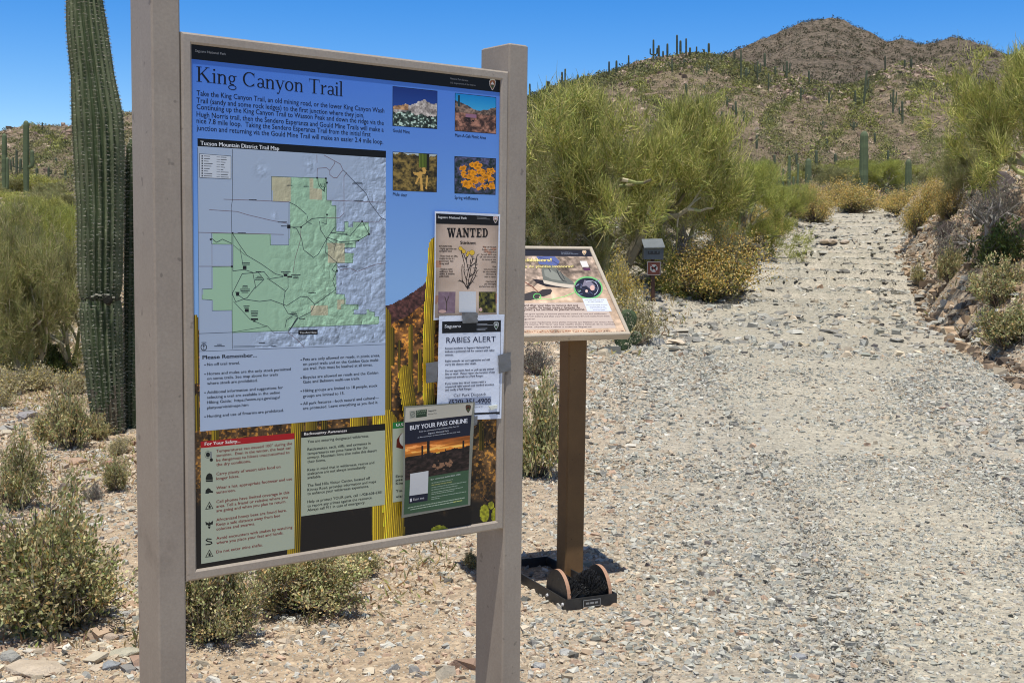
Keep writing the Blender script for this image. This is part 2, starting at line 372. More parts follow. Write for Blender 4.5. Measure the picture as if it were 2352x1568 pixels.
def scatter(n, y0, y1, pw, s0, s1, trail_keep, xm=0.45):
    Y = y0 + (y1 - y0) * rng.random(n) ** pw; X = rng.uniform(-1, 1, n) * (xm * Y + 0.5)
    t = np.abs(X - Xc(Y)) / np.interp(Y, [0, 6, 12, 16, 20, 58], [0.55, 0.65, 1.1, 1.9, 1.9, 1.5])
    dens = 0.35 + 0.65 * sstep(fbm(X * 0.9, Y * 0.9, 3, 33), -0.25, 0.25)
    keep = (rng.random(n) < trail_keep + (1 - trail_keep) * sstep(t, 0.5, 1.25)) & (rng.random(n) < dens)
    X, Y = X[keep], Y[keep]; t = t[keep]
    sz = s0 * (s1 / s0) ** (rng.random(len(X)) ** 4.2) * (0.78 + 0.22 * sstep(t, 0.5, 1.3))
    return np.stack([X, Y, gz(X, Y) + 0.008 * (t < 1.0)], 1), sz
parts = [scatter(260000, 3.3, 8.5, 0.8, 0.008, 0.05, 0.95), scatter(170000, 7.5, 16, 0.75, 0.013, 0.085, 0.78), scatter(90000, 15, 60, 0.85, 0.04, 0.26, 0.95)]
P = np.concatenate([p[0] for p in parts]); sz = np.concatenate([p[1] for p in parts])
Vv, Qq, Cc = chips(P, sz, stone_cols(P))
# flat ledge stones across the climbing part of the path, and rough dark rock on the right bank
n = 3200; Y = rng.uniform(16, 50, n); Y = Y + 0.35 * np.sin(Y * 2.1); X = Xc(Y) + rng.uniform(-1.3, 1.3, n) * Wt(Y); P2 = np.stack([X, Y, gz(X, Y)], 1)
V2, Q2, C2 = chips(P2, 0.07 * 4.2 ** (rng.random(n) ** 3), np.array([(.46, .45, .40), (.36, .35, .315), (.52, .49, .42), (.27, .26, .235)])[rng.integers(0, 4, n)] * rng.uniform(.85, 1.1, (n, 1)), flat=(0.15, 0.4))
n = 5200; Y = rng.uniform(9, 34, n); X = Xc(Y) + Wt(Y) + rng.exponential(1.1, n) - .2; k = X < 0.46 * Y + .5; X, Y = X[k], Y[k]; P3 = np.stack([X, Y, gz(X, Y)], 1); n = len(X)
V3, Q3, C3 = chips(P3, 0.04 * 6.5 ** (rng.random(n) ** 3), np.array([(.46, .345, .235), (.37, .27, .18), (.27, .20, .14), (.54, .45, .33), (.14, .11, .085)])[rng.integers(0, 5, n)] * rng.uniform(.85, 1.15, (n, 1)), flat=(0.4, 0.9))
# shaly slabs thrown up left of the sign
n = 2600; Y = 4.0 + 6.5 * rng.random(n) ** 1.2; X = -0.15 - rng.random(n) * (0.45 * Y); k = sstep(fbm(X * 1.1, Y * 1.1, 3, 37), -.1, .25) > rng.random(n); X, Y = X[k], Y[k]; P4 = np.stack([X, Y, gz(X, Y)], 1); n = len(X)
V4, Q4, C4 = chips(P4, 0.03 * 4.6 ** (rng.random(n) ** 1.8), np.array([(.54, .45, .34), (.50, .37, .26), (.44, .42, .38), (.38, .26, .19), (.60, .53, .41), (.30, .29, .27)])[rng.integers(0, 6, n)] * rng.uniform(.8, 1.1, (n, 1)), flat=(0.25, 0.6))
Cc = np.concatenate([Cc, C2, C3, C4]); Qq = np.concatenate([Qq, Q2 + len(Vv), Q3 + len(Vv) + len(V2), Q4 + len(Vv) + len(V2) + len(V3)]); Vv = np.concatenate([Vv, V2, V3, V4])
tag(link('gravel', mesh('gravel', Vv, [Qq], M['stone'], Cc)), 'loose angular grey and tan stone chips covering the clearing and path', 'gravel', kind='stuff')

def rock_mesh(size, flat, col, seed, mat=None):
    r = np.random.default_rng(seed); n = 26
    D = r.normal(size=(n, 3)); D /= np.linalg.norm(D, axis=1)[:, None]
    import bmesh
    bm = bmesh.new()
    for d in D * r.uniform(0.75, 1.0, (n, 1)): bm.verts.new((d[0] * size * 0.6, d[1] * size * 0.42, d[2] * size * flat * 0.5))
    bmesh.ops.convex_hull(bm, input=bm.verts)
    bmesh.ops.delete(bm, geom=[v for v in bm.verts if not v.link_faces], context='VERTS')
    me = bpy.data.meshes.new('rock'); bm.to_mesh(me); bm.free()
    at = me.color_attributes.new('Col', 'FLOAT_COLOR', 'CORNER')
    at.data.foreach_set('color', np.tile(np.array([*col, 1], np.float32), len(me.loops)))
    me.materials.append(M['rock']); return me
ROCKS = [  # x, y of the foot, width in frame units, flatness, colour, label
    (62, 968, 62, .5, (.36, .34, .34), 'purplish grey boulder on tan gravel left of the giant saguaro'),
    (178, 1070, 44, .6, (.52, .36, .25), 'orange brown flat rock beside dark tuft left of the sign post'),
    (252, 1072, 36, .6, (.42, .24, .18), 'reddish brown rock right of the orange flat rock'),
    (150, 1135, 46, .8, (.20, .16, .13), 'dark brown angular rock below the orange flat rock'),
    (250, 1118, 40, .6, (.36, .36, .36), 'small grey rock among shale left of sign post'),
    (205, 1108, 46, .5, (.50, .43, .34), 'pale tan slab between the dark rock and grey rock'),
    (20, 1215, 44, .7, (.30, .29, .31), 'grey rock at left picture edge above the big shrub'),
    (300, 1400, 50, .5, (.52, .36, .24), 'orange flat rock touching the left sign post near big shrub'),
    (275, 1420, 46, .4, (.47, .46, .44), 'pale grey slab beside the left sign post'),
    (250, 1475, 60, .4, (.50, .40, .31), 'flat pinkish slab under the big leafy shrub, right side'),
    (290, 1510, 70, .4, (.50, .47, .36), 'large flat olive tan slab at foot of left sign post'),
    (255, 1540, 48, .7, (.33, .35, .36), 'blue grey stone near the bottom left, in front of slabs'),
    (75, 1560, 150, .25, (.60, .50, .38), 'broad flat tan slab at the bottom left corner'),
    (20, 1525, 56, .8, (.40, .39, .35), 'rounded grey boulder at bottom left picture edge'),
    (60, 1530, 34, .8, (.42, .41, .37), 'small grey rock right of the rounded boulder bottom left'),
    (1530, 1385, 26, .7, (.50, .49, .45), 'light grey stone right of the boot brush'),
    (1238, 1538, 32, .9, (.45, .45, .43), 'rounded pale grey stone below the boot brush, beside sign post'),
    (1376, 1508, 26, .9, (.36, .33, .30), 'small grey brown block stone in front of the boot brush'),
    (1300, 1505, 36, .6, (.48, .48, .45), 'flat grey stone between round stone and block stone'),
    (2212, 985, 40, .5, (.52, .47, .40), 'pale pink flat rock lying on the right side of trail'),
    (2235, 972, 34, .5, (.46, .45, .43), 'grey flat rock just behind the pale pink flat rock'),
    (2008, 800, 18, .9, (.12, .11, .11), 'small black stone standing on the trail gravel'),
    (1788, 540, 32, .6, (.52, .32, .20), 'orange rock on the left edge of trail below orange shrubs'),
    (1895, 565, 24, .6, (.58, .48, .36), 'tan rock, left of three lying across the upper trail'),
    (1912, 570, 28, .6, (.60, .50, .38), 'tan rock, middle of three lying across the upper trail'),
    (1940, 568, 22, .6, (.56, .47, .38), 'tan rock, right of three lying across the upper trail'),
    (1835, 1515, 40, .5, (.36, .37, .38), 'dark grey flat stone near the bottom middle of gravel'),
    (1655, 1340, 44, .4, (.56, .49, .40), 'pale tan flat chip right of the boot brush shadow'),
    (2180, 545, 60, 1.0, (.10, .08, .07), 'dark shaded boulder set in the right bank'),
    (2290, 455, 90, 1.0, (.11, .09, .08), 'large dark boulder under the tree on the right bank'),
    (2260, 700, 30, .5, (.50, .40, .32), 'pinkish flat rock at foot of the right bank'),
]
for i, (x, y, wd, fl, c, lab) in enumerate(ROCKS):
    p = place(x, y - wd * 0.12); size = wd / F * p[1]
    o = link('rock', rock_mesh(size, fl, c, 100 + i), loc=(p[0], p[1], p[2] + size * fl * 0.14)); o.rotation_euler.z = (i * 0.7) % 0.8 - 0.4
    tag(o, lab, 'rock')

# ------------------------------------------------------------------ plants
def strokes(P0, P1, w0, w1, r=rng):
    d = P1 - P0; sd = np.cross(d, r.normal(size=d.shape)); sd /= np.linalg.norm(sd, axis=1)[:, None] + 1e-9
    n = len(P0); w0 = np.broadcast_to(w0, n)[:, None]; w1 = np.broadcast_to(w1, n)[:, None]
    V = np.stack([P0 - sd * w0, P0 + sd * w0, P1 + sd * w1, P1 - sd * w1], 1).reshape(-1, 3)
    return V, np.arange(4 * n).reshape(-1, 4)
def leaves(P, d, L, wd, r=rng):
    d = d / (np.linalg.norm(d, axis=1)[:, None] + 1e-9); sd = np.cross(d, r.normal(size=d.shape)); sd /= np.linalg.norm(sd, axis=1)[:, None] + 1e-9
    n = len(P); L = np.broadcast_to(L, n)[:, None]; wd = np.broadcast_to(wd, n)[:, None]
    V = np.stack([P, P + d * L * 0.45 + sd * wd, P + d * L, P + d * L * 0.45 - sd * wd], 1).reshape(-1, 3)
    return V, np.arange(4 * n).reshape(-1, 4)
def prisms(A, B, ra, rb, k=5):
    d = B - A; d = d / (np.linalg.norm(d, axis=1)[:, None] + 1e-9)
    a = np.cross(d, np.array([0.3, 0.9, 0.2])); a /= np.linalg.norm(a, axis=1)[:, None] + 1e-9; b = np.cross(d, a)
    t = np.arange(k) * 2 * np.pi / k; n = len(A)
    ring = np.cos(t)[None, :, None] * a[:, None] + np.sin(t)[None, :, None] * b[:, None]
    V = np.concatenate([A[:, None] + ring * ra[:, None, None], B[:, None] + ring * rb[:, None, None]], 1).reshape(-1, 3)
    i = np.arange(k); f = np.stack([i, (i + 1) % k, k + (i + 1) % k, k + i], 1)
    return V, (f[None] + (np.arange(n) * 2 * k)[:, None, None]).reshape(-1, 4)
def vary(base, n, r, dv=0.22, dh=0.02):
    base = np.asarray(base, float); base = base[r.integers(0, len(base), n)] if base.ndim == 2 else np.tile(base, (n, 1))
    return np.clip(base * (1 + r.normal(0, dv, (n, 1))) + r.normal(0, dh, (n, 3)), 0.01, 0.9)
GREEN = [(.37, .40, .10), (.23, .265, .075), (.50, .49, .14), (.54, .48, .19)]
GREEN2 = [(.38, .42, .10), (.28, .32, .09), (.49, .48, .14)]
OLIVE2 = [(.32, .34, .12), (.24, .27, .09), (.42, .40, .16), (.46, .40, .22)]
OLIVE = [(.30, .31, .13), (.22, .23, .10), (.38, .35, .17)]
def palo(seed, ntw=16000, pal=GREEN, upright=0.45, bark=((.34, .37, .16), (.50, .46, .32), (.30, .27, .18)), tw=0.0021, flop=0.0):
    """tree of unit height and unit radius: returns trunk and crown meshes"""
    r = np.random.default_rng(seed); segs = []; tips = []
    def grow(P, d, L, rad, dep):
        ns = 4
        for k in range(ns):
            d = d + r.normal(0, 0.17, 3) + np.array([0, 0, 0.05 if dep > 1 else 0.0]) ; d /= np.linalg.norm(d)
            Q = P + d * L / ns; r1 = rad * (1 - 0.12)
            segs.append((P, Q, rad, r1, dep)); 
            if dep >= 4 or (dep == 3 and r.random() < 0.25): tips.append((P, Q, d))
            if dep < 5 and k >= 1 and r.random() < 0.62:
                e = d + r.normal(0, 0.62, 3) + np.array([0, 0, 0.18 * upright]); e /= np.linalg.norm(e)
                grow(Q, e, L * r.uniform(0.5, 0.75), r1 * 0.62, dep + 1)
            P, rad = Q, r1
        if dep < 5:
            for _ in range(2):
                e = d + r.normal(0, 0.4, 3) + np.array([0, 0, 0.12 * upright]); e /= np.linalg.norm(e)
                grow(P, e, L * r.uniform(0.62, 0.85), rad * 0.75, dep + 1)
    nst = r.integers(4, 6)
    for k in range(nst):
        a = 6.283 * (k + r.uniform(0, 0.7)) / nst; t = r.uniform(0.25, 0.95)
        grow(np.array([0.0, 0, 0]), np.array([math.cos(a) * t, math.sin(a) * t, 0.9]), 0.42, 0.035, 0)
    A = np.array([s[0] for s in segs]); B = np.array([s[1] for s in segs]); ra = np.array([s[2] for s in segs]); rb = np.array([s[3] for s in segs])
    zq = np.percentile(B[:, 2], 90); lim = lambda z: np.where(z > zq, zq + (z - zq) * 0.45, z); A[:, 2] = lim(A[:, 2]); B[:, 2] = lim(B[:, 2])
    h = np.percentile(B[:, 2], 99); rad = np.percentile(np.hypot(B[:, 0], B[:, 1]), 93)
    sc = np.array([1 / rad, 1 / rad, 1 / h]) * np.array([0.86, 0.86, 0.88])
    A = A * sc; B = B * sc; A[:, 2] = np.maximum(A[:, 2], -0.02); B[:, 2] = np.maximum(B[:, 2], 0.02 + 0 * B[:, 2])
    keep = ra > 0.0038
    V, Q = prisms(A[keep], B[keep], ra[keep] * 1.4, rb[keep] * 1.4, 6)
    bc = vary(np.array(bark), int(keep.sum()), r, 0.15, 0.01)
    tr = mesh('trunk', V, [Q], M['bark'], np.repeat(bc, 6, axis=0))
    Bd = np.array([t[2] for t in tips]) * 0.55 + r.normal(0, 0.42, (len(tips), 3)) + np.array([0, 0, upright * 1.3]); Bd /= np.linalg.norm(Bd, axis=1)[:, None]
    T0 = np.array([t[0] for t in tips]); T1 = np.array([t[1] for t in tips]); T0[:, 2] = lim(T0[:, 2]); T1[:, 2] = lim(T1[:, 2]); T0 = T0 * sc; T1 = T1 * sc; Td = np.array([t[2] for t in tips])
    tz = np.clip(T1[:, 2], 0, 1); tw8 = (1.15 - 0.8 * tz) * (0.12 + r.random(len(T0)) ** 1.6); i = r.choice(len(T0), ntw, p=tw8 / tw8.sum()); f = r.random((ntw, 1)); P0 = T0[i] * (1 - f) + T1[i] * f
    d = Bd[i] + r.normal(0, 0.30, (ntw, 3)); d /= np.linalg.norm(d, axis=1)[:, None]; d[:, 2] *= 0.8
    d[:, 2] -= flop * r.random(ntw)
    P0 = P0 + r.normal(0, 0.014, (ntw, 3)); L = r.uniform(0.035, 0.13, (ntw, 1)) * r.uniform(.6, 1.1, (len(T0), 1))[i]; P1 = P0 + d * L
    V, Q = strokes(P0, P1, tw, tw * 0.35, r)
    n2 = ntw // 2; j = r.integers(0, ntw, n2); f = r.random((n2, 1)); q0 = P0[j] + (P1 - P0)[j] * f
    d2 = d[j] + r.normal(0, 0.45, (n2, 3)); V2, Q2 = strokes(q0, q0 + d2 * r.uniform(0.012, 0.035, (n2, 1)), tw * 0.8, tw * 0.4, r)
    cl = vn(P0[:, 0] * 5 + 9, P0[:, 2] * 5 + P0[:, 1] * 4, seed)
    c1 = vary(np.array(pal), ntw, r, 0.2, 0.012) * (0.65 + 0.6 * cl)[:, None]; c2 = vary(np.array(pal), n2, r, 0.2, 0.012)
    cr = mesh('crown', np.concatenate([V, V2]), [np.concatenate([Q, Q2 + len(V)])], M['leaf'], np.concatenate([c1, c2]))
    return tr, cr
LEAFMIX = [(.40, .42, .20), (.52, .48, .25), (.62, .51, .28), (.22, .25, .09), (.50, .34, .15), (.46, .41, .22), (.34, .36, .15)]
GREYMIX = [(.24, .23, .19), (.19, .18, .15), (.28, .25, .19)]
ORANGE = [(.76, .52, .14), (.74, .58, .24), (.62, .41, .11), (.52, .44, .20)]
YEL = [(.68, .50, .09), (.60, .48, .18)]
def shrub(seed, nl=4500, pal=LEAFMIX, L=0.055, flower=None, nf=0, stems=70, stemcol=((.30, .26, .20), (.14, .12, .10)), open_=0.0, wd=0.26, sw=0.007):
    """dome of unit height and radius"""
    r = np.random.default_rng(seed)
    a = r.uniform(0, 6.283, stems); t = r.random(stems) ** 0.6; lob = (0.55 + 0.55 * r.random(stems)) * (0.85 + 0.3 * np.sin(a * 2 + seed) * np.cos(a + seed * 2))
    tip = np.stack([np.cos(a) * t * lob, np.sin(a) * t * lob, np.sqrt(np.maximum(1 - t * t * 0.85, 0.04)) * lob * 0.98], 1)
    mid = tip * np.array([0.62, 0.62, 0.42]) + r.normal(0, 0.05, (stems, 3)); mid[:, 2] = np.abs(mid[:, 2])
    z0 = np.stack([np.cos(a) * 0.06, np.sin(a) * 0.06, np.full(stems, -0.02)], 1)
    Aa = np.concatenate([z0, mid]); Bb = np.concatenate([mid, tip]); w0 = np.concatenate([np.full(stems, sw * 1.8), np.full(stems, sw)]); w1 = np.concatenate([np.full(stems, sw), np.full(stems, sw * 0.4)])
    # side twigs
    k = stems * 6; i = r.integers(0, stems, k); f = r.uniform(0.15, 1, (k, 1)); q = mid[i] * (1 - f) + tip[i] * f
    q1 = q + (r.normal(0, 0.10, (k, 3)) + np.array([0, 0, 0.06]))
    V, Q = prisms(np.concatenate([Aa, q]), np.concatenate([Bb, q1]), np.concatenate([w0, np.full(k, sw * 0.5)]), np.concatenate([w1, np.full(k, sw * 0.25)]), 4)
    st = mesh('stems', V, [Q], M['bark'], np.repeat(vary(np.array(stemcol), len(Aa) + k, r, 0.2), 4, axis=0))
    wt = (r.random(stems) ** 1.5 + .06)[i]; i = r.choice(k, nl, p=wt / wt.sum()); f = r.uniform(0, 1.05, (nl, 1)); P = q[i] * (1 - f) + q1[i] * f + r.normal(0, 0.035 + open_, (nl, 3)); P[:, 2] = np.abs(P[:, 2])
    d = (q1 - q)[i] * 6 + r.normal(0, 0.6, (nl, 3)) + P * 0.5
    V, Q = leaves(P, d, L * r.uniform(0.6, 1.3, nl), L * wd * r.uniform(0.7, 1.2, nl), r)
    cl = vn(P[:, 0] * 3 + 5, P[:, 1] * 3 + P[:, 2] * 3, seed); c = vary(np.array(pal), nl, r, 0.22, 0.015) * (0.75 + 0.5 * cl)[:, None]
    VV, QQ, CC = [V], [Q], [c]
    if nf:
        i = r.integers(0, stems, nf); P = tip[i] + r.normal(0, 0.10, (nf, 3)) ; d = r.normal(0, 1, (nf, 3)) + np.array([0, 0, 1.0])
        P += (P / (np.linalg.norm(P, axis=1)[:, None] + .01)) * 0.05
        V, Q = leaves(P, d, L * 0.6 * r.uniform(0.6, 1.2, nf), L * 0.22, r); VV.append(V); QQ.append(Q + len(VV[0])); CC.append(vary(np.array(flower), nf, r, 0.15, 0.02))
    fo = mesh('foliage', np.concatenate(VV), [np.concatenate(QQ)], M['leaf'], np.concatenate(CC))
    return st, fo
def put(name, cat, meshes, names, x, y, wpx, hpx, label, group=None, rot=0.0, P=None, drop=0.03):
    p = place(x, y) if P is None else np.asarray(P, float)
    r = wpx / 2 / F * p[1]; h = hpx / F * p[1]
    o = thing(name, (p[0], p[1], p[2] - drop * h), label, cat, group); o.rotation_euler.z = rot
    for me, n in zip(meshes, names):
        c = link(n, me, o); c.scale = (r, r, h)
    return o
# proportions differ strongly between kinds, so each kind gets meshes of its own
sh_leafy = [shrub(s, 20000, LEAFMIX, 0.042, stems=150, wd=.3) for s in (1, 2)]
sh_mix = [shrub(s, 8000, LEAFMIX, 0.065, stems=90) for s in (3, 4, 5)]
sh_grey = [shrub(s, 2600, GREYMIX, 0.06, stems=90, stemcol=((.34, .30, .26), (.20, .18, .17)), sw=0.009) for s in (6, 7)]
sh_or = [shrub(s, 5200, [(.33, .34, .12), (.26, .27, .09), (.46, .36, .12)], 0.055, ORANGE, 6500, stems=130) for s in (8, 9, 10)]
sh_yel = [shrub(s, 3200, [(.34, .34, .15), (.42, .38, .20)], 0.06, YEL, 5000, stems=100, stemcol=((.52, .47, .28), (.40, .36, .22))) for s in (11, 12)]
sh_dry = [shrub(s, 3800, [(.46, .40, .24), (.52, .46, .30), (.36, .34, .16)], 0.07, YEL, 350, stems=120, stemcol=((.56, .50, .36), (.45, .40, .28)), sw=0.006) for s in (13,)]
sh_green = [shrub(s, 6500, [(.13, .17, .05), (.18, .22, .07), (.09, .12, .04)], 0.07, stems=70) for s in (14, 15)]
SP = ['stems', 'foliage']
SHR = [  # kind, i, x, y(foot), width, height, label, name, cat
    (sh_leafy, 0, 110, 1440, 560, 320, 'large leafy green and tan shrub filling the lower left in front of all others', 'shrub'),
    (sh_leafy, 1, 490, 1465, 340, 230, 'leafy shrub beneath the left half of the map sign', 'shrub'),
    (sh_leafy, 0, 700, 1398, 400, 180, 'low spreading leafy shrub beneath the middle of the map sign', 'shrub'),
    (sh_mix, 0, 830, 1325, 150, 75, 'small low shrub beneath the right part of map sign', 'shrub'),
    (sh_mix, 1, 160, 1030, 170, 165, 'green and yellow shrub at the left foot of the giant saguaro', 'shrub'),
    (sh_mix, 2, 40, 1168, 170, 180, 'pale green shrub at left picture edge above big leafy shrub', 'shrub'),
    (sh_mix, 0, 262, 1130, 90, 90, 'small sparse grey green shrub just left of sign post', 'shrub'),
    (sh_grey, 0, 215, 1150, 80, 50, 'low grey dead twiggy tuft left of the sign post', 'shrub'),
    (sh_dry, 0, 110, 1010, 130, 80, 'low tan shrub left of the saguaro shrub', 'shrub'),
    (sh_mix, 2, 1235, 1095, 210, 235, 'green shrub standing right behind the right sign post', 'shrub'),
    (sh_mix, 0, 1085, 1305, 70, 45, 'tiny green weed with pink flower left of the right sign post', 'weed'),
    (sh_grey, 1, 1230, 860, 120, 90, 'dark twiggy shrub under the tilted trail panel', 'shrub'),
    (sh_or, 0, 1620, 688, 290, 150, 'large straw yellow and olive shrub right of the no dogs sign', 'shrub'),
    (sh_yel, 0, 1425, 735, 130, 130, 'bright yellow flowering shrub between tilted panel and no dogs sign', 'shrub'),
    (sh_dry, 0, 1455, 790, 190, 120, 'pale straw coloured dry shrub in front of the no dogs sign', 'shrub'),
    (sh_or, 1, 1700, 580, 190, 90, 'orange flowering shrub left of trail, below bright green tree', 'shrub'),
    (sh_grey, 0, 1560, 640, 170, 120, 'grey leafless shrub behind the no dogs sign', 'shrub'),
    (sh_or, 2, 1770, 545, 120, 70, 'green and orange shrub on the left trail edge', 'shrub'),
    (sh_or, 1, 1875, 510, 130, 80, 'orange shrub at left where the trail disappears', 'shrub'),
    (sh_or, 0, 1965, 488, 190, 70, 'wide orange shrub at the trail crest in the middle', 'shrub'),
    (sh_or, 2, 2065, 494, 130, 55, 'small orange shrub right of the crest shrub', 'shrub'),
    (sh_or, 1, 2110, 535, 130, 100, 'tall orange shrub on right edge of the upper trail', 'shrub'),
    (sh_or, 2, 1830, 500, 110, 60, 'low golden shrub left of the crest, beside the small palo verde'),
    (sh_or, 1, 2160, 470, 110, 55, 'golden shrub behind the tall orange shrub at right crest'),
    (sh_dry, 0, 85, 895, 150, 65, 'straw coloured dry shrub in the left midground below the palo verdes'),
    (sh_green, 0, 120, 862, 150, 80, 'dark low bush under the left palo verdes'),
    (sh_dry, 0, -10, 935, 130, 60, 'dry straw clump cut by the left picture edge'),
    (sh_mix, 2, 225, 1010, 90, 60, 'small shrub touching the base of the giant saguaro'),
    (sh_dry, 0, 275, 1045, 80, 50, 'dry tuft between the giant saguaro base and the sign post'),
    (sh_green, 1, 20, 845, 190, 90, 'dark bush at the left edge under the palo verdes'),
    (sh_or, 0, 2185, 500, 110, 70, 'orange shrub on top of the right bank', 'shrub'),
    (sh_grey, 1, 2190, 600, 150, 100, 'grey twiggy dry shrub on the right bank slope', 'shrub'),
    (sh_green, 0, 2300, 625, 190, 130, 'dark green bush on the right bank below the tree', 'bush'),
    (sh_mix, 1, 2180, 645, 90, 90, 'small yellow green shrub at the foot of right bank', 'shrub'),
    (sh_mix, 2, 2290, 700, 190, 110, 'yellowish leafy shrub below the dark green bush', 'shrub'),
    (sh_mix, 0, 2310, 800, 230, 115, 'olive and straw shrub at right picture edge beside the gravel', 'shrub'),
    (sh_mix, 2, 2110, 665, 45, 45, 'tiny pale shrub at the right trail edge by rock ledges', 'shrub'),
    (sh_grey, 0, 2290, 520, 200, 110, 'dark grey dead brush under the tree on right bank', 'brush'),
    (sh_green, 1, 1240, 640, 220, 130, 'dark green bush behind the upper edge of tilted panel', 'bush'),
    (sh_dry, 0, 15, 905, 160, 70, 'low tan shrub under green tree at left edge', 'shrub'),
    (sh_dry, 0, 170, 905, 140, 60, 'low straw shrub behind the foot of giant saguaro', 'shrub'),
    (sh_grey, 1, 1265, 905, 60, 40, 'low grey weed beside the brown leg of panel', 'weed'),
]
for i, row in enumerate(SHR):
    kind, k, x, y, wd, h, lab, nm = row if len(row) == 8 else row + ('shrub',)
    put('desert_' + nm, nm, kind[k % len(kind)], SP, x, y, wd, h, lab, 'desert shrubs around the clearing', rot=i * 1.3)

pv = [palo(21, 46000), palo(22, 34000, GREEN2), palo(23, 28000, OLIVE), palo(24, 34000, OLIVE2, 0.3)]
dead = palo(29, 2500, [(.30, .28, .24), (.22, .20, .17)], 0.2, ((.42, .40, .37), (.32, .30, .28)))
TP = ['trunk', 'crown']
TREES = [ # mesh, x, y, w, h, label
    (0, 1400, 655, 600, 500, 'large yellow green palo verde tree behind the tilted trail panel'),
    (3, 1245, 640, 420, 370, 'palo verde tree directly right of the map sign post'),
    (1, 1690, 590, 350, 240, 'bright green palo verde left of the trail, right of the largest tree'),
    (2, 1560, 615, 340, 265, 'dull green palo verde behind and right of the largest tree'),
    (3, 1330, 662, 330, 220, 'low spreading palo verde rising just above the tilted panel'),
    (1, 1790, 512, 160, 100, 'small bright palo verde bush at the left side of upper trail'),
    (0, 2420, 520, 560, 460, 'leaning palo verde tree on the right bank at picture edge'),
    (3, 2215, 470, 210, 170, 'low green palo verde on right bank beside the picture edge tree'),
    (3, 60, 880, 330, 410, 'green palo verde bush at left behind the giant saguaro'),
    (0, -120, 880, 330, 430, 'palo verde bush cut by the left picture edge'),
    (2, 160, 860, 260, 330, 'darker palo verde bush directly behind giant saguaro'),
    (1, 110, 700, 280, 260, 'yellow green palo verde bush in the left middle distance'),
    (3, -10, 760, 280, 330, 'palo verde bush at left edge behind the nearer one'),
    (0, 60, 560, 240, 120, 'low distant palo verde left of the giant saguaro'),
    (2, 160, 530, 220, 100, 'distant dull green palo verde touching the giant saguaro in view'),
    (2, 1935, 448, 130, 70, 'small green bush above the orange shrubs at trail crest'),
    (1, 2030, 440, 150, 80, 'green bush behind the crest right of tall saguaro'),
    (1, 1990, 432, 120, 60, 'low green bush at the foot of the tall saguaro'),
]
for x, y, wd, h, lab in ((1520, 655, 330, 190, 'grey leafless dead tree behind the register box'), (1300, 668, 300, 170, 'grey dead branches low behind the tilted panel'), (2270, 560, 260, 150, 'dark dead branches under the tree on the right bank'), (1480, 600, 240, 300, 'bare grey branches inside the largest palo verde')):
    put('dead_tree', 'tree', dead, ['trunk', 'twigs'], x, y, wd, h, lab, 'dead trees', rot=x * 0.01)
for i, (k, x, y, wd, h, lab) in enumerate(TREES):
    put('palo_verde_tree', 'tree', pv[k], TP, x, y, wd, h, lab, 'palo verde trees', rot=i * 0.9 + 0.4)
# a belt of green bushes between the clearing and the hills
belt = []
for x in np.arange(-40, 320, 42): belt.append((x + rng.uniform(-15, 15), 452 + rng.uniform(-12, 25), rng.uniform(90, 150), rng.uniform(35, 60)))
for x in np.arange(1230, 1760, 55): belt.append((x, 470 + rng.uniform(-30, 30), rng.uniform(90, 150), rng.uniform(50, 90)))
for x in np.arange(1760, 2190, 34): belt.append((x, 425 + rng.uniform(-22, 12), rng.uniform(50, 100), rng.uniform(28, 55)))
ORD = ['first', 'second', 'third', 'fourth', 'fifth', 'sixth', 'seventh', 'eighth', 'ninth', 'tenth', 'eleventh', 'twelfth', 'thirteenth', 'fourteenth', 'fifteenth', 'sixteenth', 'seventeenth', 'eighteenth', 'nineteenth', 'twentieth']
ORD += ['twenty-' + o for o in ORD[:9]] + ['thirtieth'] + ['thirty-' + o for o in ORD[:9]] + ['fortieth'] + ['forty-' + o for o in ORD[:9]] + ['fiftieth'] + ['fifty-' + o for o in ORD[:9]]
pvs = [palo(31, 8000, OLIVE, tw=0.008), palo(32, 8000, GREEN, tw=0.008)]
for i, (x, y, wd, h) in enumerate(belt):
    put('desert_bush', 'bush', pvs[i % 2], TP, x, y, wd, h, ORD[i] + ' from the left of the green bushes at the foot of the hills', 'bushes at the foot of the hills', rot=i * 1.1)

# the flat continues with the same growth behind the sign
r6 = np.random.default_rng(66)
for i in range(16):
    Y = 11 + 2.1 * i + r6.uniform(-.8, .8); X = Y * r6.uniform((330 - 1176) / F, (1060 - 1176) / F); k = i % 3
    put('desert_bush', 'bush', (pv[2], sh_mix[1], sh_green[0])[k], (TP, SP, SP)[k], 0, 0, (2.4, 1.3, 1.5)[k] / Y * F * r6.uniform(.8, 1.2), (1.9, .8, .9)[k] / Y * F * r6.uniform(.7, 1.1), 'desert bush growing on the flat directly behind the map sign', 'bushes on the flat behind the map sign', rot=i, P=(X, Y, float(gz(X, Y))))

